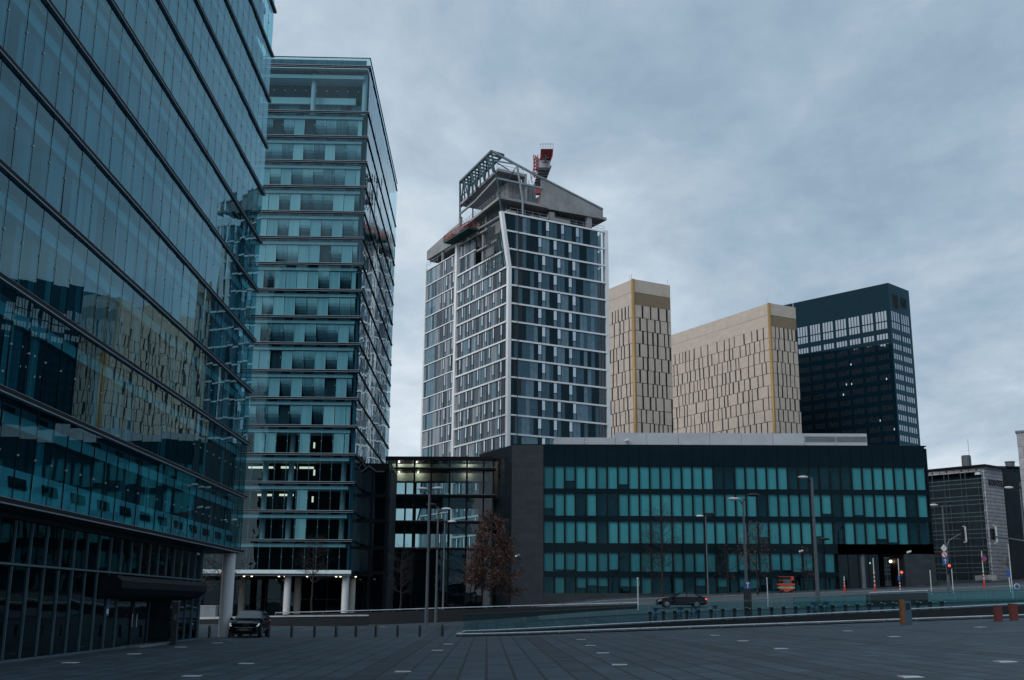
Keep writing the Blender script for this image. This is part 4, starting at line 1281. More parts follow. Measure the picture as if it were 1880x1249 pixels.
mb = MB(FF); mb.box(ustone, uend + .03, -.02, 6, zgF, rowsF[3][0] - .01); mb.build('stone_wall', 'granite', Fb)
mb = MB(FF); mb.box(uw0, uend - .3, 1.2, 16, rowsF[3][0] + .2, zr - .05); mb.box(uw0, udoor + 1, 1.25, 15.8, zgF, rowsF[3][0] + .1); mb.box(udoor + .9, ustone + .1, 9, 9.4, zgF, rowsF[3][0])
mb.build('core', 'interior', Fb)
for i in range(4):
    u0 = udoor + .1 + i * mw_ * .95; mb = MB(FF); pane(FF, u0, u0 + mw_ * .95 - .1, rowsF[4][1] - 2.0, rowsF[3][0] - .1, .5, 0, .003, mb); mb.box(u0 - .1, u0, .4, .6, rowsF[4][1] - 2, rowsF[3][0] - .1, 1)
    mb.build('entrance_glass', ['glass_dark', 'frame_dark'], Fb)
u, _ = hF(1585, 1050, .6); mb = MB(FF); mb.tube((u, .6, zgF), (u, .6, rowsF[3][0]), .32, seg=14); mb.build('column', 'steel_grey', Fb)
# rooftop screen
ws_ = 1.2; ua, ub, um = hF(1017, 810, ws_)[0], hF(1592, 810, ws_)[0], hF(1130, 810, ws_)[0]
zl, zh = hF(1080, 803.5, ws_)[1], hF(1350, 795.5, ws_)[1]
mb = MB(FF); n = 4
for i in range(2): mb.box(ua + (um - ua) * i / 2 + .02, ua + (um - ua) * (i + 1) / 2 - .02, ws_, ws_ + .3, zr + .11, zl)
npan = 8
for i in range(npan):
    x0, x1 = um + (ub - um) * i / npan + .02, um + (ub - um) * (i + 1) / npan - .02; mb.box(x0, x1, ws_ - .02, ws_ + .3, zr + .11, zh)
mb.box(ua, um, ws_ + .31, 13, zr + .11, zl - .05); mb.box(um + .01, ub, ws_ + .31, 13, zr + .11, zh - .05)
mb.build('rooftop_screen', 'screen_white', Fb)
mb = MB(FF)
for i in (6, 7):
    x0, x1 = um + (ub - um) * i / npan + .1, um + (ub - um) * (i + 1) / npan - .1
    for k in range(5): mb.box(x0, x1, ws_ - .09, ws_ - .03, zr + .75 + k * .16, zr + .84 + k * .16)
mb.build('louvre', 'louvre_grey', Fb)
def camera_unit(F, x, y, w, root, name='security_camera'):
    u, z = F.hit(x, y, w - .4); m = MB(F)
    m.box(u - .06, u + .06, w - .3, w, z - .05, z + .05, 1); m.tube((u - .3, w - .4, z - .08), (u + .25, w - .45, z + .12), .14, seg=8, m=0); m.build(name, ['lamp_white', 'steel_grey'], root)
camera_unit(FF, 950, 1021, 0, Fb); camera_unit(FF, 1151, 809, ws_, Fb); camera_unit(FF, 1669, 1014, -.03, Fb, 'wall_lamp'); camera_unit(FFL, 933, 1022, 0, Fb); camera_unit(FF, 1471, 1012.5, -.03, Fb, 'wall_lamp')
mb = MB(FF); u, z = hF(1635, 1031, 5); mb.ball((u, 5, z), .22, .22, .2); u, z = hF(1597, 1034, 6); mb.ball((u, 6, z), .14, .14, .12); mb.build('passage_lamp', 'lamp_warm', Fb)

# ------------------------------------------------------------------ glazed link between tower two and the black block
DL = 154
pG = at(703, 1108, DL); FG = Face((pG.x, pG.y), R(90))
G_ = thing('glass_link', 'dark steel and glass link building with lit top floor between tower and black block', 'link building', (FG.P(7, 4, 0).x, DL + 4, 0))
hG = lambda x, y, w=0: FG.hit(x, y, w)
zgt = hG(800, 838.5)[1]; uG1 = hG(906, 950)[0]
zl_ = [hG(800, y)[1] for y in (860, 909, 957, 1006, 1052)]
mb = MB(FG); mb.box(-.3, uG1 - .2, -.1, 9, zgt - .55, zgt); mb.build('roof', 'frame_dark', G_)
for z in zl_[:4]:
    mb = MB(FG); mb.box(-.8, uG1 + .3, -1.0, .15, z - .28, z - .06, 0); mb.box(-.8, uG1 + .3, -1.05, -.95, z - .06, z + .02, 1); mb.build('ledge', ['frame_dark', 'steel_grey'], G_)
um_ = [hG(x, 950)[0] for x in (706, 725, 758.5, 790, 824, 856, 887, 905)]
zz_ = [zgt - .6] + zl_[:4] + [1.0]
for j in range(5):
    for a_, b_ in zip(um_, um_[1:]):
        mb = pane(FG, a_ + .06, b_ - .06, zz_[j + 1] + .03, zz_[j] - .3 if j else zz_[0], .05, 0, .004); mb.build('window', 'glass_link', G_)
for u in um_: mb = MB(FG); mb.box(u - .11, u + .11, -.08, .3, 0, zgt - .56); mb.build('mullion', 'frame_dark', G_)
# floors; the back is glazed too, so the sky and the apartment tower show through the upper storeys
for j, z in enumerate(zl_[:4]):
    mb = MB(FG); mb.box(.1, uG1 - .3, .35, 7, z - .30, z - .05, 0); mb.box(.1, uG1 - .3, 6.2, 6.4, z - 1.35, z - .31, 1); mb.build('floor_slab', ['frame_dark', 'slab_dark'], G_)
mb = MB(FG); mb.box(.3, uG1 - .5, 3.0, 3.2, zl_[0] + .25, zgt - .65, 0); mb.box(.3, uG1 - .5, 3.0, 3.2, zl_[0] - 1.45, zl_[0] - .32, 0); mb.build('ceiling_panel', 'warm_wall', G_)
mb = MB(FG); mb.box(.2, uG1 - .3, 7, 7.2, -.2, zl_[3] - .31, 0); mb.build('back_wall', 'interior', G_)
for u in (um_[1] + .6, (um_[2] + um_[1]) / 2 + .8, um_[4] - .4, um_[5] - .3): mb = MB(FG); mb.box(u - .12, u + .12, 6.8, 7.0, zl_[3], zgt - .6); mb.build('back_mullion', 'frame_dark', G_)
for (xa, ya, xb, yb) in ((716, 905, 728, 870), (716, 955, 728, 918), (772, 905, 776, 875), (766, 958, 780, 905)):
    mb = MB(FG); a_, b_ = hG(xa, ya, 5), hG(xb, yb, 5); mb.bar((a_[0], 5, a_[1]), (b_[0], 5, b_[1]), .12); mb.build('brace', 'steel_grey', G_)
spots = [(733, 851), (765, 851), (858, 851), (733, 868), (768, 868), (858, 868), (800, 915)]
mb = MB(FG)
for x, y in spots: u, z = hG(x, y, 2.4); mb.ball((u, 2.4, z + .3), .10, .10, .10, 0, 8, 5)
mb.build('spotlight', 'lamp_warm', G_)
for k, (x, y) in enumerate(spots):
    u, z = hG(x, y, 2.4); l = bpy.data.lights.new('spotlight', 'POINT'); l.energy = 85; l.color = (1, .78, .60); l.shadow_soft_size = .1
    lo = bpy.data.objects.new('lamp', l); COL.objects.link(lo); lo.location = FG.P(u, 2.3, z)
# darker wing against the tower's side
DW = 141
FW = Face((at(650, 1108, DW).x, DW), R(90)); hW = lambda x, y, w=0: FW.hit(x, y, w)
uW1 = hW(712, 950)[0]; zwt = hW(690, 851)[1]
mb = MB(FW); mb.box(.0, uW1, -.05, 9, zwt - .5, zwt, 0); mb.box(0, uW1 - .1, 2.5, 9, -.2, zwt - .51, 1); mb.build('wing', ['frame_dark', 'interior'], G_)
zw = [hW(690, y)[1] for y in (862, 912, 958, 1008, 1054)] + [0.6]
zprev = zwt - .5
for z in zw:
    for xa, xb in ((655, 680), (682, 708)):
        a_, b_ = hW(xa, 950)[0], hW(xb, 950)[0]
        if zprev - z > 1: pane(FW, a_ + .08, b_ - .08, z + .35, zprev - .1, .1, 0, .004).build('window', 'glass_dark', G_)
    mb = MB(FW); mb.box(0, uW1, .0, 2.4, z - .1, z + .3); mb.build('floor_slab', 'frame_dark', G_); zprev = z
mb = MB(FW)
for xa, ya, xb, yb in ((653, 866, 665, 866), (665, 866, 678, 855), (678, 855, 691, 866), (691, 866, 706, 866), (662, 846, 672, 858)): a_, b_ = hW(xa, ya, -.5), hW(xb, yb, -.5); mb.bar((a_[0], -.5, a_[1]), (b_[0], -.5, b_[1]), .09)
mb.build('brace', 'steel_grey', G_)
for x in (681, 710): u = hW(x, 950)[0]; mb = MB(FW); mb.box(u - .15, u + .15, -.06, .3, 0, zwt - .51); mb.build('mullion', 'frame_dark', G_)

# ------------------------------------------------------------------ hotel on the right
DH = 172
o = at(1829, 1116, DH); zgh = gz(o.x, o.y)
H = thing('hotel', 'glass fronted hotel with a pale brick end wall carrying dark letters', 'hotel', (o.x, o.y, zgh))
HL_ = Face((o.x, o.y), R(138)); HRt = Face((o.x, o.y), R(50))
hl = lambda x, y, w=0: HL_.hit(x, y, w); hr = lambda x, y, w=0: HRt.hit(x, y, w)
zH = hl(1806, 855)[1]; wH = hr(1852, 1000)[0]; lH = 34
mb = MB(HRt); mb.box(0, wH, 0, .5, zgh - 2, zH - .15); mb.build('brick_wall', 'brick_pale', H)
mb = MB(HRt); mb.box(-.6, wH + .4, -.5, lH, zH - .15 + .004, zH + .15); mb.build('roof', 'frame_dark', H)
ztb = hl(1795, 866.5)[1]; 
mb = MB(HL_); n = 14
for i in range(n): mb.box(-lH + i * lH / n + .04, -lH + (i + 1) * lH / n - .04, .0, .3, ztb + .04, zH - .2, 0); mb.box(-lH + (i + .5) * lH / n - .12, -lH + (i + .5) * lH / n + .12, -.03, .0, (ztb + zH) / 2 - .2, (ztb + zH) / 2 + .05, 1)
mb.build('roof_panel', ['stone_pale', 'frame_dark'], H)
stH = 34 / 2120 * 172 * .92
wsH = WinSet(H, 'window', ['glass_hotel', 'blind_dark', 'blind_c'])
for r in range(7):
    z1 = ztb - r * stH; z0 = z1 - stH + .05
    for i in range(12):
        u1 = -.3 - i * 2.75; mb = pane(HL_, u1 - 2.65, u1 - .05, z0, z1, .1, 0, .004); mb.quad(u1 - 2.65, u1 - .05, z0, z1, 1.0, 2 if r < 2 and rnd.random() < .6 else 1); wsH.add(mb)
    mb = MB(HL_)
    for d in (.1, .78, 1.4): mb.box(-lH, .05, -.55, -.42, z0 + d - .06, z0 + d + .04)
    mb.build('sunshade_bar', 'mullion_light', H)
mb = MB(HL_)
for i in range(12):
    for d in (.0, .75): u1 = -.3 - i * 2.75 - d; mb.box(u1 - .04, u1 + .03, -.12, .06, zgh, ztb)
mb.build('mullion', 'mullion_light', H)
mb = MB(HL_); mb.box(-lH, -.2, 1.2, 12, zgh - 1, zH - .2); mb.build('core', 'interior', H)
fc = bpy.data.curves.new('letters', 'FONT'); fc.body = 'SOFITEL'; fc.size = 1.35; fc.extrude = .06; fc.space_character = 1.35; fc.align_x = 'CENTER'; fc.offset = .03
fo = bpy.data.objects.new('tmp', fc); COL.objects.link(fo); bpy.context.view_layer.update()
me = bpy.data.meshes.new_from_object(fo.evaluated_get(bpy.context.evaluated_depsgraph_get())); bpy.data.objects.remove(fo)
lt = bpy.data.objects.new('letters', me); COL.objects.link(lt); me.materials.clear(); me.materials.append(MATS['frame_black'])
uS, zS = hr(1829.5, 893); wtxt = max(v.co.x for v in me.vertices) - min(v.co.x for v in me.vertices)
sx = (hr(1843, 893)[0] - hr(1813, 888)[0]) / wtxt
p = HRt.P(uS, -.08, zS); lt.parent = H; lt.matrix_local = Matrix.Translation(p - wloc(H)) @ Matrix((HRt.x, Vector((0, 0, 1)), -HRt.n)).transposed().to_4x4() @ Matrix.Diagonal((sx, 1, 1, 1))
c = HL_.P(-3.5, 6, zH)
mb = MB(); q = at(1774.5, 850, 176); mb.tube((q.x, q.y, zH), (q.x, q.y, zH + 1.9), .72, seg=18); mb.tube((q.x, q.y, zH + 1.9), (q.x, q.y, zH + 2.05), .66, seg=18); mb.tube((q.x + .5, q.y, zH + 2), (q.x + .5, q.y, zH + 4.6), .03, seg=5); mb.build('chimney', 'steel_grey', H)
mb = MB(); q = at(1804, 1061, 165); q2 = at(1790, 1061, 168); mb.box(q2.x, q.x + 1.2, 163, 168, q.z - .35, q.z + .4); mb.build('porch_roof', 'stone_pale', H)
mb = MB(HL_); u1 = hl(1800, 878)[0]; mb.box(u1 - .5, u1 + .3, -.7, -.3, ztb - .5, ztb - .15); mb.build('wall_lamp', 'lamp_white', H)

o2 = at(1846, 1118, 190)
AN = thing('hotel_annex', 'dark glass annex stepping back behind the pale brick end wall', 'annex', (o2.x + 10, o2.y + 6, gz(o2.x, o2.y)))
FN = Face((o2.x, o2.y), R(86)); hn = lambda x, y, w=0: FN.hit(x, y, w); zN = hn(1855, 858)[1]; zgn = gz(o2.x, o2.y) - 2
mb = MB(FN); mb.box(-2, 26, -.6, 16, zN - .15, zN + .1); mb.build('roof', 'frame_dark', AN)
mb = MB(FN); mb.box(-1.5, 25, .4, 15, zgn, zN - .16); mb.build('core', 'interior', AN)
for r in range(7):
    z1 = zN - .25 - r * 3.1
    for i in range(10):
        u0 = -1.4 + i * 2.6
        mb = pane(FN, u0 + .05, u0 + 2.5, z1 - 2.2, z1, .05, 0, .004); mb.quad(u0 + .05, u0 + 2.5, z1 - 2.2, z1, .3, 1); mb.box(u0 + .05, u0 + 2.5, -.02, .2, z1 - 3.05, z1 - 2.24, 2)
        mb.build('window', ['glass_dark', ('blind_dark', 'blind_c')[(i + r) % 3 == 0], 'steel_grey'], AN)
mb = MB(); q = at(1863.5, 853, 191); mb.tube((q.x, q.y + 2, zN + .1), (q.x, q.y + 2, zN + 1.1), .75, seg=18); mb.tube((q.x, q.y + 2, zN + 1.1), (q.x, q.y + 2, zN + 1.3), .85, seg=18); mb.build('chimney', 'steel_grey', AN)
o3 = at(1897, 1118, 158)
SB = thing('stone_building', 'pale stone building cut off by the right edge', 'building', (o3.x + 8, o3.y + 8, gz(o3.x, o3.y)))
F3 = Face((o3.x, o3.y), R(118)); z3 = F3.hit(1868, 795)[1]; zg3 = gz(o3.x, o3.y) - 2
mb = MB(F3); mb.box(0, 18, 0, 18, zg3, z3); mb.build('wall', 'stone_pale', SB)
mb = MB(F3); mb.box(-.15, 18.2, -.15, 18, z3 + .003, z3 + .3); mb.build('coping', 'kerb_stone', SB)
for r in range(6):
    for i in range(5):
        u0 = 2.4 + i * 3.1; zb = z3 - 3.2 - r * 3.4; mb = MB(F3); mb.box(u0 - .1, u0 + 1.7, -.05, .02, zb - .1, zb + 1.9, 1); mb.quad(u0, u0 + 1.6, zb, zb + 1.8, -.055, 0); mb.build('window', ['dark_glass', 'frame_dark'], SB)

# ------------------------------------------------------------------ walls, rails and the balustrade
def wall_thing(name, label, cat, D, pts, th, zb, parts, group=None):
    """a straight low wall at depth D whose top passes through the given points of view"""
    P = [at(x, y, D) for x, y in pts]
    lo = gz((P[0].x + P[-1].x) / 2, D) if zb is None else zb
    t = thing(name, label, cat, ((P[0].x + P[-1].x) / 2, D + th / 2, lo), group=group)
    mb = MB(); bz = lambda p: gz(p.x, D) - .25
    for a, b in zip(P, P[1:]):
        n = max(1, int((b.x - a.x) / 4))
        for i in range(n):
            p, q = a.lerp(b, i / n), a.lerp(b, (i + 1) / n)
            f = [Vector((p.x, D, bz(p))), Vector((q.x, D, bz(q))), Vector((q.x, D, q.z - .16)), Vector((p.x, D, p.z - .16))]
            g = [v + Vector((0, th, 0)) for v in f]
            mb.poly(f); mb.poly([g[1], g[0], g[3], g[2]]); mb.poly([f[3], f[2], g[2], g[3]])
            if i == 0: mb.poly([g[0], f[0], f[3], g[3]])
            if i == n - 1: mb.poly([f[1], g[1], g[2], f[2]])
    mb.build('wall', 'wall_dark', t)
    if 'rail' in parts:
        mb = MB()
        for a, b in zip(P, P[1:]):
            mb.tube(a + Vector((0, .1, 0)), b + Vector((0, .1, 0)), .055, seg=8)
            n = max(1, int((b.x - a.x) / 1.9))
            for i in range(n + 1): c = a.lerp(b, i / n) + Vector((0, .1, 0)); mb.tube(c - Vector((0, 0, .2)), c, .025, seg=6)
        mb.build('handrail', 'rail_bright', t)
    if 'cap' in parts:
        mb = MB(); a, b = P[0], P[-1]; u = Vector((0, 0, .12)); w = Vector((0, th + .06, 0)); d = Vector((0, -.05, -.157))
        f = [a + d, b + d, b + d + u, a + d + u]; g = [v + w for v in f]
        mb.poly(f); mb.poly([f[3], f[2], g[2], g[3]]); mb.poly([g[1], g[0], g[3], g[2]]); mb.poly([g[0], f[0], f[3], g[3]]); mb.poly([f[1], g[1], g[2], f[2]])
        mb.build('cap', 'wall_cap', t)
    return t
wall_thing('low_wall', 'dark ramp wall with a long bright handrail below the brown tree', 'wall', 111, [(505, 1125.5), (680, 1121), (850, 1115.5), (1020, 1110.6), (1172, 1106.5)], .35, None, ('rail',))
wall_thing('low_wall', 'short dark wall with pale cap behind the line of bollards', 'wall', 105.5, [(490, 1130), (676, 1128)], .5, None, ('cap',))
wall_thing('low_wall', 'dark wall with pale cap behind the white round column', 'wall', 113, [(352, 1134.5), (436, 1133)], .4, None, ('cap', 'rail'))
wall_thing('low_wall', 'dark parapet with bright rail below the traffic light', 'wall', 96, [(1597, 1088.5), (1704, 1084.5)], 1.2, None, ('rail',))
q = at(380, 1131, 119); t_ = thing('panel_box', 'pale rectangular box wall seen left of the white round column', 'box', (q.x, 119.5, 0))
a, b = at(364, 1113, 119), at(395, 1131, 119); mb = MB(); mb.box(a.x, b.x, 119, 120, -.1, a.z); mb.build('panel', 'panel_pale', t_); mb = MB(); mb.box(a.x - .05, b.x + .05, 118.95, 120.05, a.z + .002, a.z + .06); mb.build('lid', 'wall_cap', t_)
# near low rail
DR = 71.3
xa = at(838, 1170, DR).x
t_ = thing('low_rail', 'low bright rail on a dark kerb along the edge of the plaza', 'rail', (xa + 30, DR, gz(xa + 30, DR)))
mb = MB(); strip_wall(mb, [(xa, DR - .15), (xa + 66, DR - .15)], .35, -.1, .10); mb.build('kerb', 'wall_dark', t_)
mb = MB()
for i in range(33):
    x0, x1 = xa + i * 2, xa + i * 2 + 2; mb.tube((x0, DR, gz(x0, DR) + .19), (x1, DR, gz(x1, DR) + .19), .05, seg=8, caps=i in (0, 32)); mb.tube((x0 + .3, DR, gz(x0, DR) + .05), (x0 + .3, DR, gz(x0, DR) + .19), .03, seg=6)
mb.tube((xa, DR, gz(xa, DR) + .19), (xa + .55, 75, gz(xa, 75) + .3), .05, seg=8); mb.build('handrail', 'rail_bright', t_)
struct(sheet('ramp', rng(xa + .3, xa + 66, 3), [71.55, 73, 74.9], 'wall_dark', .045))  # flat dark sheet painted in place of the shaded ramp opening
# glass balustrade
DGL = 75
zbal = lambda x: gz(x, DGL) + .26 + max(0, x - xa) * .014
xb0 = at(850, 1160, DGL).x
t_ = thing('glass_balustrade', 'long teal glass balustrade with a bright base rail along the ramp', 'balustrade', (xb0 + 28, DGL, gz(xb0 + 28, DGL)))
mb = MB()
for i in range(31):
    x0, x1 = xb0 + i * 2, xb0 + i * 2 + 2
    f = [Vector((x0, DGL - .1, gz(x0, DGL) - .1)), Vector((x1, DGL - .1, gz(x1, DGL) - .1)), Vector((x1, DGL - .1, zbal(x1) - .1)), Vector((x0, DGL - .1, zbal(x0) - .1))]
    g = [v + Vector((0, .22, 0)) for v in f]; mb.poly(f); mb.poly([g[1], g[0], g[3], g[2]]); mb.poly([f[3], f[2], g[2], g[3]])
    if i == 0: mb.poly([g[0], f[0], f[3], g[3]])
mb.build('kerb', 'wall_dark', t_)
mb = MB()
for i in range(31):
    x0, x1 = xb0 + i * 2, xb0 + i * 2 + 2; mb.tube((x0, DGL - .12, zbal(x0)), (x1, DGL - .12, zbal(x1)), .04, seg=8, caps=False)
mb.build('base_rail', 'rail_bright', t_)
for i in range(31):
    x0, x1 = xb0 + i * 2, xb0 + i * 2 + 2; mb = MB()
    f = [Vector((x0 + .015, DGL, zbal(x0) - .12)), Vector((x1 - .015, DGL, zbal(x1) - .12)), Vector((x1 - .015, DGL, zbal(x1) + 1.05)), Vector((x0 + .015, DGL, zbal(x0) + 1.05))]
    mb.poly(f, 0); c = f[3] - f[2]
    e = Vector((0, 0, .025)); mb.poly([f[3] + Vector((0, -.01, 0)), f[2] + Vector((0, -.01, 0)), f[2] + Vector((0, -.01, 0)) + e, f[3] + Vector((0, -.01, 0)) + e], 1)
    mb.build('glass_panel', ['glass_rail', 'steel_grey'], t_)
for i, (xl, xr, label) in enumerate(((1457, 1597, 'far glass rail behind the bicycle docks, left of the dark parapet'), (1705, 1885, 'far glass rail beside the road, right of the dark parapet'))):
    a, b = ground(xl, 1128 - i * 8), None; D = 93; x0, x1 = at(xl, 1100, D).x, at(xr, 1100, D).x
    t_ = thing('glass_rail', label, 'balustrade', ((x0 + x1) / 2, D, gz((x0 + x1) / 2, D))); n = max(2, int((x1 - x0) / 2))
    for k in range(n):
        p, q = x0 + (x1 - x0) * k / n, x0 + (x1 - x0) * (k + 1) / n; mb = MB()
        f = [Vector((p + .02, D, gz(p, D) + .1)), Vector((q - .02, D, gz(q, D) + .1)), Vector((q - .02, D, gz(q, D) + 1.1)), Vector((p + .02, D, gz(p, D) + 1.1))]; mb.poly(f); mb.build('glass_panel', 'glass_rail', t_)
    mb = MB()
    for k in range(n + 1): p = x0 + (x1 - x0) * k / n; mb.tube((p, D, gz(p, D) - .1), (p, D, gz(p, D) + 1.12), .035, seg=6)
    for k in range(n): p, q = x0 + (x1 - x0) * k / n, x0 + (x1 - x0) * (k + 1) / n; mb.tube((p, D, gz(p, D) + 1.13), (q, D, gz(q, D) + 1.13), .035, seg=6); mb.tube((p, D, gz(p, D) + .1), (q, D, gz(q, D) + .1), .03, seg=6)
    mb.build('post', 'steel_grey', t_)

# ------------------------------------------------------------------ bollards
bx = [383.5, 425.5, 460, 493, 535, 577, 616.5, 653, 689.5, 729.5, 770.5, 812]
desc = ['dark bollard left of the white round column', 'dark bollard right of the white column, before the parked car', 'dark bollard in front of the parked car, under its windscreen', 'dark bollard at the rear corner of the parked car',
        'first dark bollard in the row right of the parked car', 'second dark bollard in the row right of the parked car', 'third dark bollard in the row right of the parked car', 'fourth dark bollard right of the parked car, below tower columns',
        'fifth dark bollard right of the parked car, fourth from the glass balustrade', 'dark bollard left of the tall lamp post, third from the glass balustrade', 'dark bollard second from the left end of the glass balustrade', 'dark bollard nearest the left end of the glass balustrade']
first = None
for x, d in zip(bx, desc):
    p = ground(x, 1172.5 - (x - 383) * .006)
    if first is None:
        first = thing('bollard', d, 'bollard', p, group='bollards along the plaza edge')
        mb = MB(); mb.tube((0, 0, -.1), (0, 0, .70), .085, seg=14); mb.tube((0, 0, .70), (0, 0, .735), .085, .06, seg=14); mb.build('post', 'bollard_steel', first, local=True)
        mb = MB(); mb.tube((0, 0, .60), (0, 0, .63), .088, seg=14, caps=False); mb.build('ring', 'steel_grey', first, local=True)
    else: dup(first, p, None, d)
p = ground(318, 1186); t_ = thing('entrance_post', 'tall dark square post beside the recessed entrance', 'post', p)
mb = MB(); mb.box(-.14, .14, -.14, .14, -.1, 2.05); mb.build('post', 'bollard_steel', t_, local=True); mb = MB(); mb.box(-.16, .16, -.16, .16, 2.052, 2.12); mb.box(-.02, .1, -.15, -.141, 1.2, 1.5); mb.build('cap', 'steel_grey', t_, local=True)

# ------------------------------------------------------------------ flat ground lights
gl_ = [(1067, 1175.6, 'small pale ground light nearest the bright low rail, centre'), (1084, 1187, 'pale ground light second from the low rail in the centre file'), (1107, 1201, 'pale ground light third from the low rail in the centre file'), (1137, 1223, 'large pale ground light at the near end of the centre file'),
       (1313, 1168, 'pale ground light close below the low rail, right of the centre file'), (1364, 1178.6, 'pale ground light left of and above a second one, right of centre'), (1433, 1193, 'pale ground light right of centre, between slab joints'), (1556, 1160, 'pale ground light left of the orange and grey pillar'),
       (1641, 1170.5, 'pale ground light just below the orange and grey pillar'), (1800, 1153, 'pale ground light below the terracotta posts'), (1846, 1218, 'bright ground light near the right edge'), (1672, 1246, 'bright ground light at the bottom right edge'),
       (129, 1219, 'ground light before the dark glass at far left'), (246, 1202.6, 'ground light before the entrance step'), (352, 1244, 'ground light at the bottom left'), (452, 1220.6, 'ground light below the parked car'), (399, 1182, 'ground light in front of the white column'), (332, 1190, 'ground light beside the tall entrance post'),
       (803, 1196, 'ground light below the nearest bollard'), (823, 1184, 'ground light by the left end of the low rail'), (740, 1236, 'ground light at the bottom, left of centre'), (703, 1152, 'ground light behind the bollards')]
mb = MB(); mb.box(-.23, .23, -.23, .23, -.02, .047); gm = None
for x, y, d in gl_:
    p = ground(x, y)
    if gm is None: gm = mb.build('ground_light', 'wall_cap', None, local=True, loc=p); tag(gm, d, 'ground light', 'ground lights set in the paving')
    else: dup(gm, p, None, d)

# ------------------------------------------------------------------ street lamps
def lamp(px, yb, ytop, heads, label, grp='street lamps', D=None, wid=.11):
    p = ground(px, yb) if D is None else at(px, yb, D)
    if D is not None: p.z = gz(p.x, p.y)
    t = thing('street_lamp', label, 'street lamp', p, group=grp); h = at(px, ytop, p.y).z - p.z
    mb = MB(); mb.tube((0, 0, -.1), (0, 0, 1.4), wid * 1.25, wid * 1.2, 12); mb.tube((0, 0, 1.4), (0, 0, h), wid * 1.0, wid * .62, 12); mb.build('pole', 'steel_grey', t, local=True)
    for s, dz, L, col in heads:
        mb = MB(); z = h + dz - .1; mb.tube((0, 0, z - .35), (s * L * .6, -.1, z + .05), .05, .04, 8); mb.build('arm', 'lamp_black', t, local=True)
        mb = MB(); c = (s * (L * .6 + .42), -.1, z + .12)
        mb.ball(c, .48, .2, .13, 0, 12, 6); mb.build('lamp_head', col, t, local=True, smooth=True)
        if False: pass
    return t
WH, BK = 'lamp_white', 'lamp_black'
lamp(782.5, 1149, 898, [(-1, 0, .4, WH), (1, .05, .5, WH), (-1, -5.2, .3, BK), (1, -5.2, .4, BK)], 'tallest lamp post by the bollards with a white twin head', wid=.13)
lamp(800, 1136, 931, [(-1, .2, .4, BK), (1, -.2, .6, WH)], 'lamp post with one dark and one white head, second beside the glass link', D=108)
lamp(813, 1133, 958, [(-1, .2, .3, BK), (1, 0, .6, WH)], 'shorter dark lamp post, third beside the glass link', D=121)
lamp(1373, 1143, 917, [(-1, 0, .5, WH), (1, .3, .6, BK)], 'lamp post rising from the dark sign pillar behind the docks', D=86.5, wid=.12)
lamp(1503, 1120, 877, [(-1, 0, .6, WH), (1, -5.4, .7, BK)], 'tallest lamp post before the black block with a low side arm', D=100, wid=.16)
lamp(1301, 1118, 948, [(-1, 0, .5, WH), (1, .3, .5, BK)], 'thin dark lamp post left of the sign pillar', D=139, wid=.10)
lamp(1743, 1096, 928, [(-1, 0, .9, WH), (1, .3, .7, BK)], 'dark lamp post in front of the glass fronted hotel', D=128, wid=.13)
lamp(1893, 1110, 898, [(-1, .1, 1.2, WH)], 'lamp with white head reaching in from the right edge', D=112, wid=.12)

# ------------------------------------------------------------------ poles, signs, signals
def post(px, y0, y1, label, D, name='flagless_pole', r=.05, mat='pole_white', cat='pole', group='white poles by the road'):
    p = at(px, y0, D); z0 = min(p.z, gz(p.x, D)); t = thing(name, label, cat, (p.x, D, gz(p.x, D)), group=group); zt = at(px, y1, D).z
    mb = MB(); mb.tube((p.x, D, z0 - .1), (p.x, D, zt), r, r * .85, 8); mb.build('pole', mat, t); mb = MB(); mb.ball((p.x, D, zt), r * 1.5, r * 1.5, r * 1.2, 0, 8, 4); mb.build('cap', mat, t)
    return t, p, zt
post(1171.5, 1110, 1062, 'white pole at the right end of the long handrail', 108, 'white_pole', .07)
post(1410, 1108, 1062, 'white pole just left of the orange scissor lift', 104, 'white_pole')
post(1711, 1095, 1048, 'white pole at the corner of the black block', 120, 'white_pole')
post(1751, 1094, 1046, 'white pole right of the traffic light with signs', 122, 'white_pole')
post(1861, 1107, 1000, 'thin tall white pole near the right edge', 104, 'white_pole', .045)
def striped(px, yb, ym, yt, label, D, sign=None, red=True):
    p = at(px, yb, D); zg = gz(p.x, D); t = thing('striped_pole', label, 'marker pole', (p.x, D, zg), group='red and white striped poles'); zm, zt = at(px, ym, D).z, at(px, yt, D).z
    mb = MB(); n = 10
    for i in range(n): mb.tube((p.x, D, zg + (zm - zg) * i / n), (p.x, D, zg + (zm - zg) * (i + 1) / n), .07, seg=8, m=i % 2)
    mb.build('striped_base', ['red_sign', 'sign_white'], t)
    if zt > zm + .1: mb = MB(); mb.tube((p.x, D, zm), (p.x, D, zt), .05, seg=8); mb.build('pole', 'pole_white', t)
    if red: mb = MB(); mb.tube((p.x, D, zg - .05), (p.x, D, zg + .75), .17, .12, seg=10); mb.build('base_cone', 'red_sign', t)
    return t, p, zg
striped(1552, 1102, 1064, 1058, 'striped pole with red base left of the dark passage', 139)
striped(1607, 1090, 1050, 1025, 'striped pole with white top in front of the dark passage', 136)
t_, p, zg = striped(1653, 1088, 1058, 1026, 'striped pole carrying a red signal in front of the passage', 136, red=False)
q = at(1655.5, 1051, 135.6); mb = MB(); mb.box(q.x - .16, q.x + .16, 135.7, 135.95, q.z - .45, q.z + .3); mb.build('signal_housing', 'lamp_black', t_); mb = MB(); mb.tube((q.x, 135.55, q.z), (q.x, 135.7, q.z), .13, seg=12); mb.build('red_light', 'signal_red', t_)
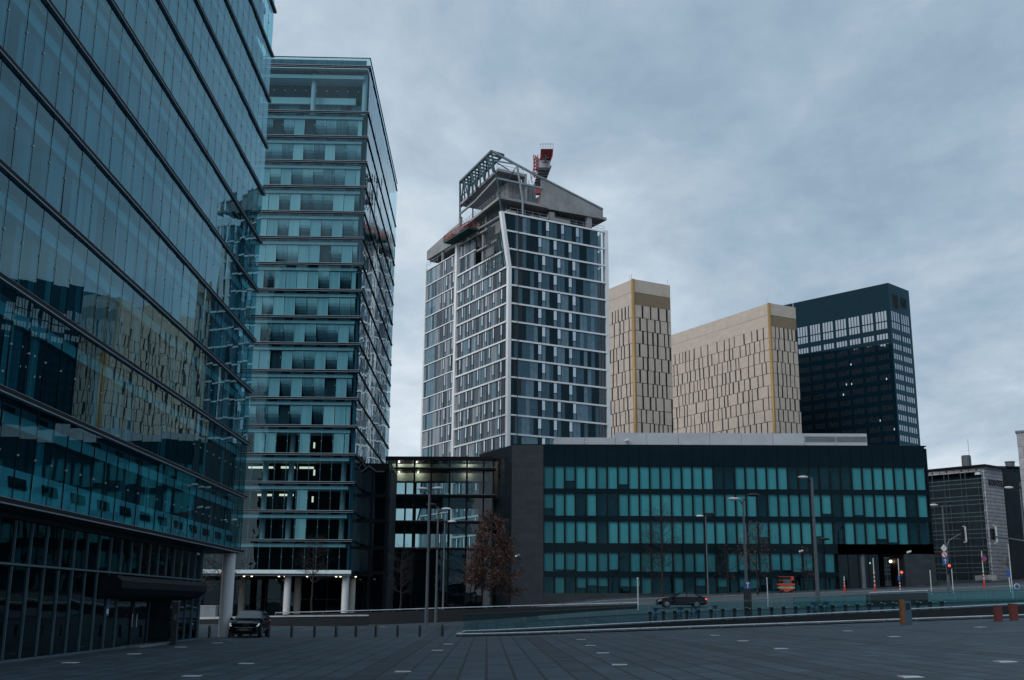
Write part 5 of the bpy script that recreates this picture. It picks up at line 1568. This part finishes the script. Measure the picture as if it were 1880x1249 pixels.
q = at(1650.5, 1062, 135.8); mb = MB(); mb.box(q.x - .14, q.x + .14, 135.8, 135.85, q.z - .3, q.z + .3); mb.build('sign', 'blue_sign', t_)
t_, p, zg = striped(1808, 1082, 1048, 1012, 'striped pole with round red and blue sign before the hotel', 140)
def disc(mb, c, r, d, m=0): mb.tube((c.x, c.y, c.z), (c.x, c.y - d, c.z), r, seg=20, m=m)
q = at(1806.5, 1026, 139.8); mb = MB(); disc(mb, q, .33, .03, 0); q2 = q - Vector((0, .032, 0)); disc(mb, q2, .25, .01, 1); mb.box(q2.x - .03, q2.x + .03, q2.y - .03, q2.y - .012, q2.z - .25, q2.z + .25, 0); mb.build('sign', ['red_sign', 'blue_sign'], t_)
# mast arm signal with three signs
def signal_head(mb, c, h=1.0): mb.box(c.x - .17, c.x + .17, c.y - .12, c.y + .15, c.z - h / 2, c.z + h / 2, 0)
D = 118; p = at(1744, 1098, D); zg = gz(p.x, D)
T = thing('traffic_light', 'traffic light on a mast arm with a red lamp and three signs', 'traffic light', (p.x, D, zg), group='traffic lights')
top_ = at(1736, 1003, D); mb = MB(); mb.tube((p.x, D, zg - .1), (top_.x + .15, D, top_.z), .10, .08, 10); arm = [top_ + Vector((.15, 0, 0)), at(1742, 993, D), at(1752, 986.5, D), at(1766, 980, D)]
for a, b in zip(arm, arm[1:]): mb.tube(a, b, .07, .06, 8)
mb.build('mast', 'steel_grey', T)
def head_part(c, lit, root, backing=True):
    mb = MB(); mb.box(c.x - .17, c.x + .17, c.y - .14, c.y + .14, c.z - .52, c.z + .52); h = mb.build('signal_head', 'lamp_black', root)
    if backing:
        mb = MB(); z0, z1 = c.z - .85, c.z + .85
        for a in ((.20, .42, z1 - .09, z1), (.20, .42, z0, z0 + .09), (.36, .43, z0, z1)): mb.box(c.x + a[0] - .1, c.x + a[1], c.y + .02, c.y + .06, a[2], a[3])
        mb.build('backing_board', 'sign_white', root)
    for k in range(3):
        mb = MB(); z = c.z + .33 - .33 * k; mb.tube((c.x, c.y - .14, z), (c.x, c.y - .2, z), .12, seg=12); mb.build('lens', 'signal_red' if (lit and k == 0) else 'frame_dark', h)
head_part(at(1767, 981, D), False, T)
head_part(at(1740.5, 1045, D) - Vector((0, .25, 0)), True, T, False)
c = at(1732, 1007, D) - Vector((0, .15, 0)); mb = MB(); r = .42; mb.poly([c + Vector((-r * .8, 0, 0)), c - Vector((0, 0, r)), c + Vector((r * .8, 0, 0)), c + Vector((0, 0, r))]); mb.poly([c + Vector((-r * .8, .02, 0)), c + Vector((0, .02, r)), c + Vector((r * .8, .02, 0)), c + Vector((0, .02, -r))]); mb.build('sign', 'sign_white', T)
c = at(1733, 1018.5, D) - Vector((0, .15, 0)); mb = MB(); disc(mb, c, .33, .02, 0); c2 = c - Vector((0, .022, 0)); disc(mb, c2, .25, .01, 1)
c3 = c2 - Vector((0, .02, 0)); mb.bar(c3 + Vector((-.19, 0, .19)), c3 + Vector((.19, 0, -.19)), .025, 0); mb.bar(c3 + Vector((.05, 0, -.18)), c3 + Vector((.05, 0, .08)), .025, 2); mb.bar(c3 + Vector((.05, 0, .08)), c3 + Vector((-.12, 0, .08)), .025, 2); mb.build('sign', ['red_sign', 'sign_white', 'frame_black'], T)
c = at(1734.5, 1031, D) - Vector((0, .15, 0)); mb = MB(); mb.box(c.x - .3, c.x + .3, c.y, c.y + .02, c.z - .42, c.z + .42, 0); c3 = c - Vector((0, .02, 0)); mb.bar(c3 + Vector((0, 0, -.25)), c3 + Vector((0, 0, .22)), .03, 1); mb.bar(c3 + Vector((0, 0, .24)), c3 + Vector((-.13, 0, .05)), .025, 1); mb.bar(c3 + Vector((0, 0, .24)), c3 + Vector((.13, 0, .05)), .025, 1); mb.build('sign', ['blue_sign', 'sign_white'], T)
D = 104; p = at(1898, 1108, D); zg = gz(p.x, D); T2 = thing('traffic_light', 'traffic light on a long arm reaching in from the right edge', 'traffic light', (p.x, D, zg), group='traffic lights')
mb = MB(); tp = at(1898, 996, D); mb.tube((p.x, D, zg - .1), tp, .12, .1, 10); mb.tube(tp, at(1826, 985, D), .08, .06, 8); mb.build('mast', 'steel_grey', T2); head_part(at(1822.5, 981, D), False, T2)
# small signs by the hotel
p = at(1856, 1086, 120); t_ = thing('sign_post', 'pale post with a small blue sign near the right edge', 'sign', (p.x, 120, gz(p.x, 120))); mb = MB(); zt = at(1853, 1045, 120).z; mb.tube((p.x, 120, gz(p.x, 120) - .1), (p.x - .1, 120, zt), .06, seg=8); mb.build('pole', 'pole_white', t_); mb = MB(); mb.box(p.x - .35, p.x + .1, 119.9, 119.93, zt - .8, zt - .05); mb.build('sign', 'blue_sign', t_)
p = at(1867, 1088, 118); t_ = thing('sign_post', 'low round blue sign at the far right of the road', 'sign', (p.x, 118, gz(p.x, 118))); mb = MB(); c = at(1867, 1077, 117.9); mb.tube((p.x, 118, gz(p.x, 118) - .1), (p.x, 118, c.z), .05, seg=8); mb.build('pole', 'steel_grey', t_); mb = MB(); disc(mb, c, .30, .03, 0); disc(mb, c - Vector((0, .032, 0)), .22, .01, 1); mb.build('sign', ['sign_white', 'blue_sign'], t_)
# sign pillar round the lamp post behind the docks
p = at(1374, 1140, 86); zg = gz(p.x, 86); zt = at(1374, 1068, 86).z
t_ = thing('sign_pillar', 'tall dark sign pillar with a blue and white symbol behind the docks', 'sign pillar', (p.x, 86, zg)); mb = MB(); mb.box(p.x - .26, p.x + .26, 85.75, 86.1, zg - .1, zt - .55); mb.build('body', 'steel_dark', t_)
mb = MB(); mb.box(p.x - .24, p.x + .24, 85.74, 86.08, zt - .54, zt, 0); mb.prism([(p.x - .13, zt - .06), (p.x + .13, zt - .06), (p.x + .10, zt - .16), (p.x + .04, zt - .2), (p.x + .03, zt - .48), (p.x - .05, zt - .48), (p.x - .03, zt - .2), (p.x - .10, zt - .16)], 85.70, 85.735, 1); mb.build('symbol_panel', ['blue_sign', 'sign_white'], t_)
# orange and grey pillar, terracotta posts
p = ground(1664, 1148); D = p.y; zt = at(1658, 1101, D).z
t_ = thing('info_pillar', 'waist high pillar with an orange side and a blue grey side', 'pillar', p); x0, x1, x2 = at(1655, 1125, D).x, at(1662, 1125, D).x, at(1674, 1125, D).x
mb = MB(); mb.box(x0, x1 - .01, D, D + .35, p.z - .1, zt); mb.build('orange_side', 'orange_brown', t_); mb = MB(); mb.box(x1, x2, D + .04, D + .4, p.z - .1, zt - .06); mb.build('grey_side', 'blue_grey', t_)
mb = MB(); mb.box(x1 + .08, x2 - .08, D + .015, D + .038, zt - .55, zt - .2); mb.build('screen', 'car_glass', t_)
for x, y0, y1, d in ((1833.5, 1142, 1113, 'terracotta square post, left of the pair at the right edge'), (1862, 1140, 1108.5, 'terracotta square post, right and taller of the pair')):
    p = ground(x, y0); h = at(x, y1, p.y).z - p.z; t_ = thing('square_post', d, 'post', p, group='terracotta posts'); mb = MB(); mb.box(-.19, .19, -.19, .19, -.1, h - .05); mb.build('body', 'red_paint', t_, local=True); mb = MB(); mb.box(-.2, .2, -.2, .2, h - .048, h); mb.build('cap', 'red_paint', t_, local=True)

# ------------------------------------------------------------------ orange scissor lift
p = at(1449, 1097, 141.5); zg = gz(p.x, 142.5) + .15; D = 143
t_ = thing('scissor_lift', 'orange scissor lift parked against the black block', 'scissor lift', (p.x, D, zg)); s = (at(1464, 1090, D).x - at(1434, 1090, D).x)
x0, x1 = p.x - s / 2, p.x + s / 2
mb = MB(); mb.box(x0 + .25, x1 - .25, D - .4, D + .4, zg + .18, zg + .5); mb.build('chassis', 'orange_paint', t_)
mb = MB()
for k in range(3): mb.bar((x0 + .2, D - .3, zg + .5 + k * .12), (x1 - .2, D - .3, zg + .62 + k * .12), .04); mb.bar((x1 - .2, D - .32, zg + .5 + k * .12), (x0 + .2, D - .32, zg + .62 + k * .12), .04)
mb.box(x0 + .02, x1 - .02, D - .42, D + .42, zg + .5, zg + .72); mb.build('scissor_arms', 'cream_paint', t_)
mb = MB(); mb.box(x0, x1, D - .45, D + .45, zg + .86, zg + 1.12); mb.build('platform', 'orange_paint', t_)
mb = MB()
for (a, b) in (((x0 + .04, D - .42), (x1 - .04, D - .42)), ((x0 + .04, D + .42), (x1 - .04, D + .42)), ((x0 + .04, D - .42), (x0 + .04, D + .42)), ((x1 - .04, D - .42), (x1 - .04, D + .42))):
    for h in (1.5, 1.95): mb.bar((*a, zg + h), (*b, zg + h), .025)
    for c in (a, b): mb.bar((*c, zg + 1.1), (*c, zg + 1.95), .03)
mb.build('guard_rail', 'orange_paint', t_)
mb = MB(); mb.box(x1 - .45, x1 - .1, D - .5, D - .43, zg + 1.5, zg + 1.98); mb.build('control_box', 'orange_paint', t_)
for sx_ in (x0 + .45, x1 - .45):
    for sy in (-.42, .42): mb = MB(); mb.tube((sx_, D + sy - .06, zg + .19), (sx_, D + sy + .06, zg + .19), .19, seg=14); mb.build('wheel', 'rubber', t_)

# ------------------------------------------------------------------ cars
def car(name, label, kind, loc, az, paint):
    t = thing(name, label, 'car', loc, math.pi / 2 - az)          # local +x is forward
    if kind == 'suv': st = [(2.28, .30, .66, .72), (2.20, .26, .84, .84), (1.95, .24, .95, .91), (1.4, .24, 1.03, .94), (.95, .24, 1.07, .95), (0, .24, 1.10, .95), (-1.2, .24, 1.13, .95), (-1.9, .25, 1.14, .92), (-2.22, .30, 1.08, .84)]; cab = [(1.0, 1.06, .80), (.10, 1.56, .66), (-.8, 1.60, .66), (-1.75, 1.55, .64), (-2.18, 1.12, .76)]
    else: st = [(2.32, .30, .58, .68), (2.2, .24, .70, .82), (1.9, .22, .80, .88), (1.3, .22, .88, .91), (.95, .22, .92, .92), (0, .22, .95, .92), (-1.2, .22, .98, .92), (-1.95, .23, .98, .89), (-2.34, .32, .92, .80)]; cab = [(1.05, .91, .76), (.15, 1.36, .62), (-.5, 1.42, .62), (-1.15, 1.33, .60), (-2.05, .99, .70)]
    def loft(mb, rings, m=0):
        k = len(rings[0])
        for a, b in zip(rings, rings[1:]):
            for i in range(k - 1): mb.poly([a[i], a[i + 1], b[i + 1], b[i]], m)
        mb.poly(rings[0], m); mb.poly(list(reversed(rings[-1])), m)
    mb = MB(); loft(mb, [[(x, w * .86, zb), (x, w, zb + (zt - zb) * .35), (x, w * .99, zb + (zt - zb) * .7), (x, w * .9, zt - .01), (x, w * .5, zt + .03), (x, -w * .5, zt + .03), (x, -w * .9, zt - .01), (x, -w * .99, zb + (zt - zb) * .7), (x, -w, zb + (zt - zb) * .35), (x, -w * .86, zb), (x, w * .86, zb)] for x, zb, zt, w in st])
    loft(mb, [[(x, w * (1.12 if i in (0, 4) else 1.0), z - (.0 if i in (0, 4) else .06)), (x, w * .85, z), (x, 0, z + .02), (x, -w * .85, z), (x, -w * (1.12 if i in (0, 4) else 1.0), z - (.0 if i in (0, 4) else .06))] for i, (x, z, w) in enumerate(cab)])
    for s in (1, -1):                                            # cabin sides
        bl = [(x, s * w * (1.12 if i in (0, 4) else 1.0), z - (.0 if i in (0, 4) else .06)) for i, (x, z, w) in enumerate(cab)]
        base = [(cab[0][0], s * .88, cab[0][1] - .05), (cab[4][0], s * .84, cab[4][1] - .05)]
        ring = bl + [base[1], base[0]]; mb.poly(ring if s < 0 else list(reversed(ring)))
    mb.build('body', paint, t, local=True)
    (xa, za, wa), (xb, zb, wb) = cab[0], cab[1]; o_ = .03
    mb = MB(); mb.poly([(xa - .06 + o_, -wa * .98, za + .05 + o_), (xa - .06 + o_, wa * .98, za + .05 + o_), (xb + .03 + o_, wb * .84, zb - .03 + o_), (xb + .03 + o_, -wb * .84, zb - .03 + o_)]); mb.build('windscreen', 'windscreen_glass' if 'windscreen_glass' in MATS else 'car_glass', t, local=True)
    (xc, zc_, wc), (xd, zd, wd) = cab[3], cab[4]
    mb = MB(); mb.poly([(xd + .06 - o_, wd * .9, zd + .06 + o_), (xd + .06 - o_, -wd * .9, zd + .06 + o_), (xc - .03 - o_, -wc * .85, zc_ - .05 + o_), (xc - .03 - o_, wc * .85, zc_ - .05 + o_)]); mb.build('rear_window', 'car_glass', t, local=True)
    for s in (1, -1):
        for f0, f1 in ((xa - .42, -.42), (-.50, xd + .42)):
            mb = MB(); zt = cab[2][1] - .13; zl = za + .06
            tw = lambda x, z: s * (.885 - (.885 - cab[2][2]) * (z - za) / (cab[2][1] - .06 - za) + .012)
            xi0 = f0 - (.62 if f0 > 0 else 0); xi1 = f1 + (.42 if f1 < -1 else 0)
            q = [(f0, tw(f0, zl), zl), (f1, tw(f1, zl), zl), (xi1, tw(xi1, zt), zt - (.05 if f1 < -1 else 0)), (xi0, tw(xi0, zt), zt)]
            mb.poly(q if s < 0 else list(reversed(q))); mb.build('side_window', 'car_glass', t, local=True)
        x, zb_, zt_, w = st[1]
        mb = MB(); zz0 = zt_ - .14; mb.poly([(st[0][0] - .02, s * w * .50, zz0 - .02), (st[1][0] + .04, s * w * .98, zz0), (st[2][0] + .08, s * w * 1.06, zz0 + .16), (st[1][0] + .01, s * w * .72, zz0 + .10)][::s]); mb.build('headlight', 'headlamp', t, local=True)
        xr = st[-1][0]; zr_ = st[-1][2]
        mb = MB(); mb.box(xr - .03, xr + .16, s * .5, s * .835, zr_ - .20, zr_ - .06); mb.build('tail_light', 'tail_red', t, local=True)
        mb = MB(); mb.ball((xa - .25, s * 1.02, za + .04), .09, .11, .08, 0, 8, 5); mb.build('wing_mirror', paint, t, local=True)
        for wx in (1.42, -1.38):
            r = .36 if kind == 'suv' else .33
            mb = MB(); mb.tube((wx, s * .72, r), (wx, s * .955, r), r, seg=20); wh = mb.build('wheel', 'rubber', t, local=True)
            mb = MB(); mb.tube((wx, s * .94, r), (wx, s * .965, r), r * .66, seg=16); mb.build('rim', 'rim', wh, local=True)
    x, zb_, zt_, w = st[0]
    mb = MB(); mb.box(x - .05, x + .015, -.45, .45, zb_ + .12, zt_ - .06); mb.build('grille', 'frame_black', t, local=True)
    mb = MB(); mb.box(x - .05, x + .02, -.55, .55, zt_ - .05, zt_ - .015); mb.build('grille_trim', 'chrome', t, local=True)
    mb = MB(); mb.box(x, x + .03, -.26, .26, zb_ + .14, zb_ + .25); mb.build('number_plate', 'plate', t, local=True)
    mb = MB(); mb.box(x - .3, x - .02, -.8, .8, zb_ - .08, zb_ + .1); mb.build('bumper', 'rubber', t, local=True)
    return t
p = at(457, 1160, 70.5)
car('parked_car', 'black parked car facing the plaza beside the white column', 'suv', (p.x, 70.8, gz(p.x, 70.8)), R(176), 'car_paint_black')
p = at(1250, 1110, 109)
car('moving_car', 'dark saloon with lit tail light driving left along the road', 'sedan', (p.x, 109, gz(p.x, 109) + .04), R(-90), 'car_paint_blue')

# ------------------------------------------------------------------ bicycle docks and bicycles
dx = [1193.5, 1218, 1239, 1261, 1282.6, 1305.6, 1327, 1348.7, 1371.6, 1394.6, 1417, 1439, 1461, 1485, 1508, 1529.6, 1553, 1575, 1597, 1620, 1641.6, 1686, 1709, 1730.7]
dk = None; DD = 82
nth = ['first', 'second', 'third', 'fourth', 'fifth', 'sixth', 'seventh', 'eighth', 'ninth', 'tenth', 'eleventh', 'twelfth', 'thirteenth']
for i, x in enumerate(dx):
    if i < 8: d = f'dark bicycle dock post, {nth[i]} from the left end of the dock row'
    elif i < 21: d = f'dark bicycle dock post, {nth[i - 8]} rightward from the dark sign pillar'
    else: d = f'dark dock post right of the orange and grey pillar, {nth[i - 21]} of three'
    p = at(x, 1130, DD); p = Vector((p.x, DD, gz(p.x, DD)))
    if dk is None:
        dk = thing('bike_dock', d, 'bicycle dock', p, group='bicycle docks in a row')
        mb = MB(); mb.box(-.10, .10, -.09, .09, -.1, .62); mb.poly([(-.10, -.09, .62), (.10, -.09, .62), (.13, -.16, .84), (-.13, -.16, .84)]); mb.poly([(.10, .09, .62), (-.10, .09, .62), (-.13, .06, .90), (.13, .06, .90)]); mb.poly([(-.13, -.16, .84), (.13, -.16, .84), (.13, .06, .90), (-.13, .06, .90)])
        mb.poly([(-.10, .09, .62), (-.10, -.09, .62), (-.13, -.16, .84), (-.13, .06, .90)]); mb.poly([(.10, -.09, .62), (.10, .09, .62), (.13, .06, .90), (.13, -.16, .84)]); mb.build('post', 'steel_dark', dk, local=True)
        mb = MB(); mb.ball((-.07, -.10, .89), .05, .05, .03, 0, 8, 4); mb.ball((.20, -.12, .82), .06, .05, .03, 0, 8, 4); mb.box(.1, .2, -.14, -.10, .79, .82); mb.build('lock', 'wall_cap', dk, local=True)
    else: dup(dk, p, None, d)
def torus(mb, c, R_, r, seg=20, m=0):
    pts = [(c[0] + R_ * math.cos(2 * math.pi * i / seg), c[1], c[2] + R_ * math.sin(2 * math.pi * i / seg)) for i in range(seg)]
    for a, b in zip(pts, pts[1:] + pts[:1]): mb.tube(a, b, r, seg=5, m=m, caps=False)
bk = None
bikes = [(1203, 'blue hire bicycle in the leftmost dock', 1.35), (1247, 'blue hire bicycle between the third and fourth docks', 1.2), (1273, 'blue hire bicycle with its wheel turned, left of the fifth dock', .9), (1313, 'blue hire bicycle right of the sixth dock', 1.4), (1497, 'blue hire bicycle beside the tall lamp post base', 1.5), (1514, 'blue hire bicycle with a white light, right of the tall lamp post', 1.0)]
for x, d, rz in bikes:
    p = at(x, 1130, 83.2); p = Vector((p.x, 83.2, gz(p.x, 83.2) + .03))
    if bk is None:
        bk = thing('bicycle', d, 'bicycle', p, rz, group='blue hire bicycles')
        for wx in (-.53, .53):
            mb = MB(); torus(mb, (wx, 0, .33), .31, .025); wh = mb.build('wheel', 'rubber', bk, local=True)
            mb = MB()
            for k in range(8): a = math.pi * k / 8; mb.tube((wx - .3 * math.cos(a), 0, .33 - .3 * math.sin(a)), (wx + .3 * math.cos(a), 0, .33 + .3 * math.sin(a)), .005, seg=4, caps=False)
            mb.build('spokes', 'rim', wh, local=True)
        mb = MB()
        for a, b in (((-.53, 0, .33), (-.1, 0, .30)), ((-.1, 0, .30), (-.2, 0, .78)), ((-.53, 0, .33), (-.18, 0, .68)), ((-.1, 0, .30), (.36, 0, .72)), ((.53, 0, .33), (.34, 0, .98)), ((-.17, 0, .55), (.36, 0, .72))): mb.tube(a, b, .03, seg=8)
        mb.build('frame', 'bike_blue', bk, local=True)
        mb = MB(); mb.prism([(-.86, .30), (-.80, .52), (-.66, .66), (-.5, .70), (-.34, .64), (-.24, .48), (-.30, .46), (-.38, .58), (-.5, .63), (-.64, .6), (-.74, .48)], -.05, .05); mb.build('mudguard', 'bike_blue', bk, local=True)
        mb = MB(); mb.box(.36, .66, -.16, .16, .80, 1.02); mb.build('basket', 'bike_blue', bk, local=True)
        mb = MB(); mb.ball((-.24, 0, .84), .14, .08, .05, 0, 10, 5); mb.tube((-.2, 0, .74), (-.22, 0, .84), .015, seg=6); mb.build('saddle', 'rubber', bk, local=True)
        mb = MB(); mb.tube((.28, -.3, 1.03), (.28, .3, 1.03), .018, seg=6); mb.tube((.34, 0, .96), (.30, 0, 1.04), .02, seg=6); mb.build('handlebar', 'steel_grey', bk, local=True)
    else: dup(bk, p, rz, d)

# ------------------------------------------------------------------ trees
def tree(name, label, px, yb, ytop, D, seed, leaves=0, spread=.32, group=None, mats=('bark', 'bark'), crown0=.3, conical=False, depth=5):
    rg = random.Random(seed)
    p = at(px, yb, D); p = Vector((p.x, D, gz(p.x, D))); h = at(px, ytop, D).z - p.z
    t = thing(name, label, 'tree', p, group=group)
    tr, cr, tips = MB(), MB(), []
    def grow(a, d, L, r, lev):
        n = 3; c = a
        for i in range(n):
            d = (d + Vector((rg.gauss(0, .10), rg.gauss(0, .10), .04 if lev else 0))).normalized(); b = c + d * (L / n)
            r1 = r * (1 - .28 * (i + 1) / n) if lev else r * (1 - .0)
            (tr if lev < 2 else cr).tube(c, b, r, r1, 6 if lev < 2 else 4, 0, caps=False); c, r = b, r1
            if lev >= 2: tips.append(c.copy())
            if lev and lev < depth and r > .004:
                for _ in range(2 if lev < 3 else 1):
                    a_ = rg.uniform(0, 6.28); s = rg.uniform(.35, .8); q = d.orthogonal().normalized(); q = Matrix.Rotation(a_, 3, d) @ q
                    grow(c, (d * (1 - s * .5) + q * s).normalized(), L * rg.uniform(.5, .75), r * .6, lev + 1)
    n = 22; base = Vector((0, 0, -.1)); r0 = max(.06, h * .014); prev = base
    nb = int(9 + h * 1.7)
    for i in range(n):
        f = (i + 1) / n; q = Vector((rg.gauss(0, .02) * h * .15, rg.gauss(0, .02) * h * .15, h * f)); tr.tube(prev, q, r0 * (1 - .93 * i / n), r0 * (1 - .93 * f), 8, 0, caps=False); prev = q
    for k in range(nb):
        f = crown0 + (1 - crown0) * (k + rg.random()) / nb; f = min(f, .98)
        prof = (1 - ((f - crown0) / (1 - crown0)) ** 1.15) if conical else math.sin(math.pi * min(1, .18 + .8 * (f - crown0) / (1 - crown0)))
        if conical and f < crown0 + .12: prof *= .75
        L = h * spread * (.25 + .75 * prof) * rg.uniform(.7, 1.1) * .62; a_ = k * 2.4 + rg.uniform(-.4, .4)
        grow(Vector((0, 0, h * f)), Vector((math.cos(a_), math.sin(a_), rg.uniform(.25, .7))).normalized(), L, r0 * .38 * (1 - f * .75), 1 if L > .8 else 2)
    tr.build('trunk', 'bark', t, local=True)
    if leaves:
        for _ in range(leaves):
            c = rg.choice(tips) + Vector((rg.gauss(0, .10), rg.gauss(0, .10), rg.gauss(0, .10))); s = rg.uniform(.06, .14)
            u = Vector((rg.gauss(0, 1), rg.gauss(0, 1), rg.gauss(0, 1))).normalized(); v = u.orthogonal().normalized(); v = Matrix.Rotation(rg.uniform(0, 6.28), 3, u) @ v; w2 = u.cross(v)
            m = 1 if rg.random() < .6 else 2
            cr.poly([c - v * s, c + w2 * s * .55, c + v * s * 1.2, c - w2 * s * .55], m)
    if cr.f: cr.build('crown', ['bark', 'leaf_brown', 'leaf_rust'], t, local=True)
    return t
tree('leafy_tree', 'pyramid shaped tree still full of red brown leaves before the dark stone pier', 901, 1124, 949, 118, 11, 11000, .44, conical=True, crown0=.20, depth=4)
GB = 'bare street trees'
tree('bare_tree', 'tallest bare tree in front of the black block', 1217, 1105, 928, 144, 21, 0, .34, GB, crown0=.3, depth=4)
tree('bare_tree', 'small twiggy bare tree left of the tallest one', 1197, 1105, 1008, 146, 22, 0, .42, GB, crown0=.3, depth=4)
tree('bare_tree', 'bare tree between the thin lamp post and the sign pillar', 1338, 1103, 1000, 146, 23, 60, .42, GB, crown0=.25, depth=4)
tree('bare_tree', 'tree with a few brown leaves behind the sign pillar', 1392, 1102, 962, 140, 24, 700, .40, GB, crown0=.28, depth=4)
tree('bare_tree', 'bare tree left of the tallest lamp post, before dark windows', 1484, 1098, 1005, 146, 25, 120, .40, GB, crown0=.28, depth=4)
tree('bare_tree', 'bare sapling in front of the columns of the second tower', 571, 1130, 985, 121, 26, 0, .34, GB, crown0=.45, depth=4)
tree('bare_tree', 'bushy bare tree behind the white round column', 402, 1130, 1000, 117, 27, 300, .50, GB, crown0=.38, depth=4)
tree('bare_tree', 'bare tree against the pale brick end wall', 1856, 1092, 1008, 150, 28, 0, .5, GB, crown0=.25, depth=4)
tree('bare_tree', 'dark bare tree inside the glass link reflection, left of the lamp posts', 735, 1128, 1000, 124, 29, 0, .36, GB, crown0=.35, depth=4)
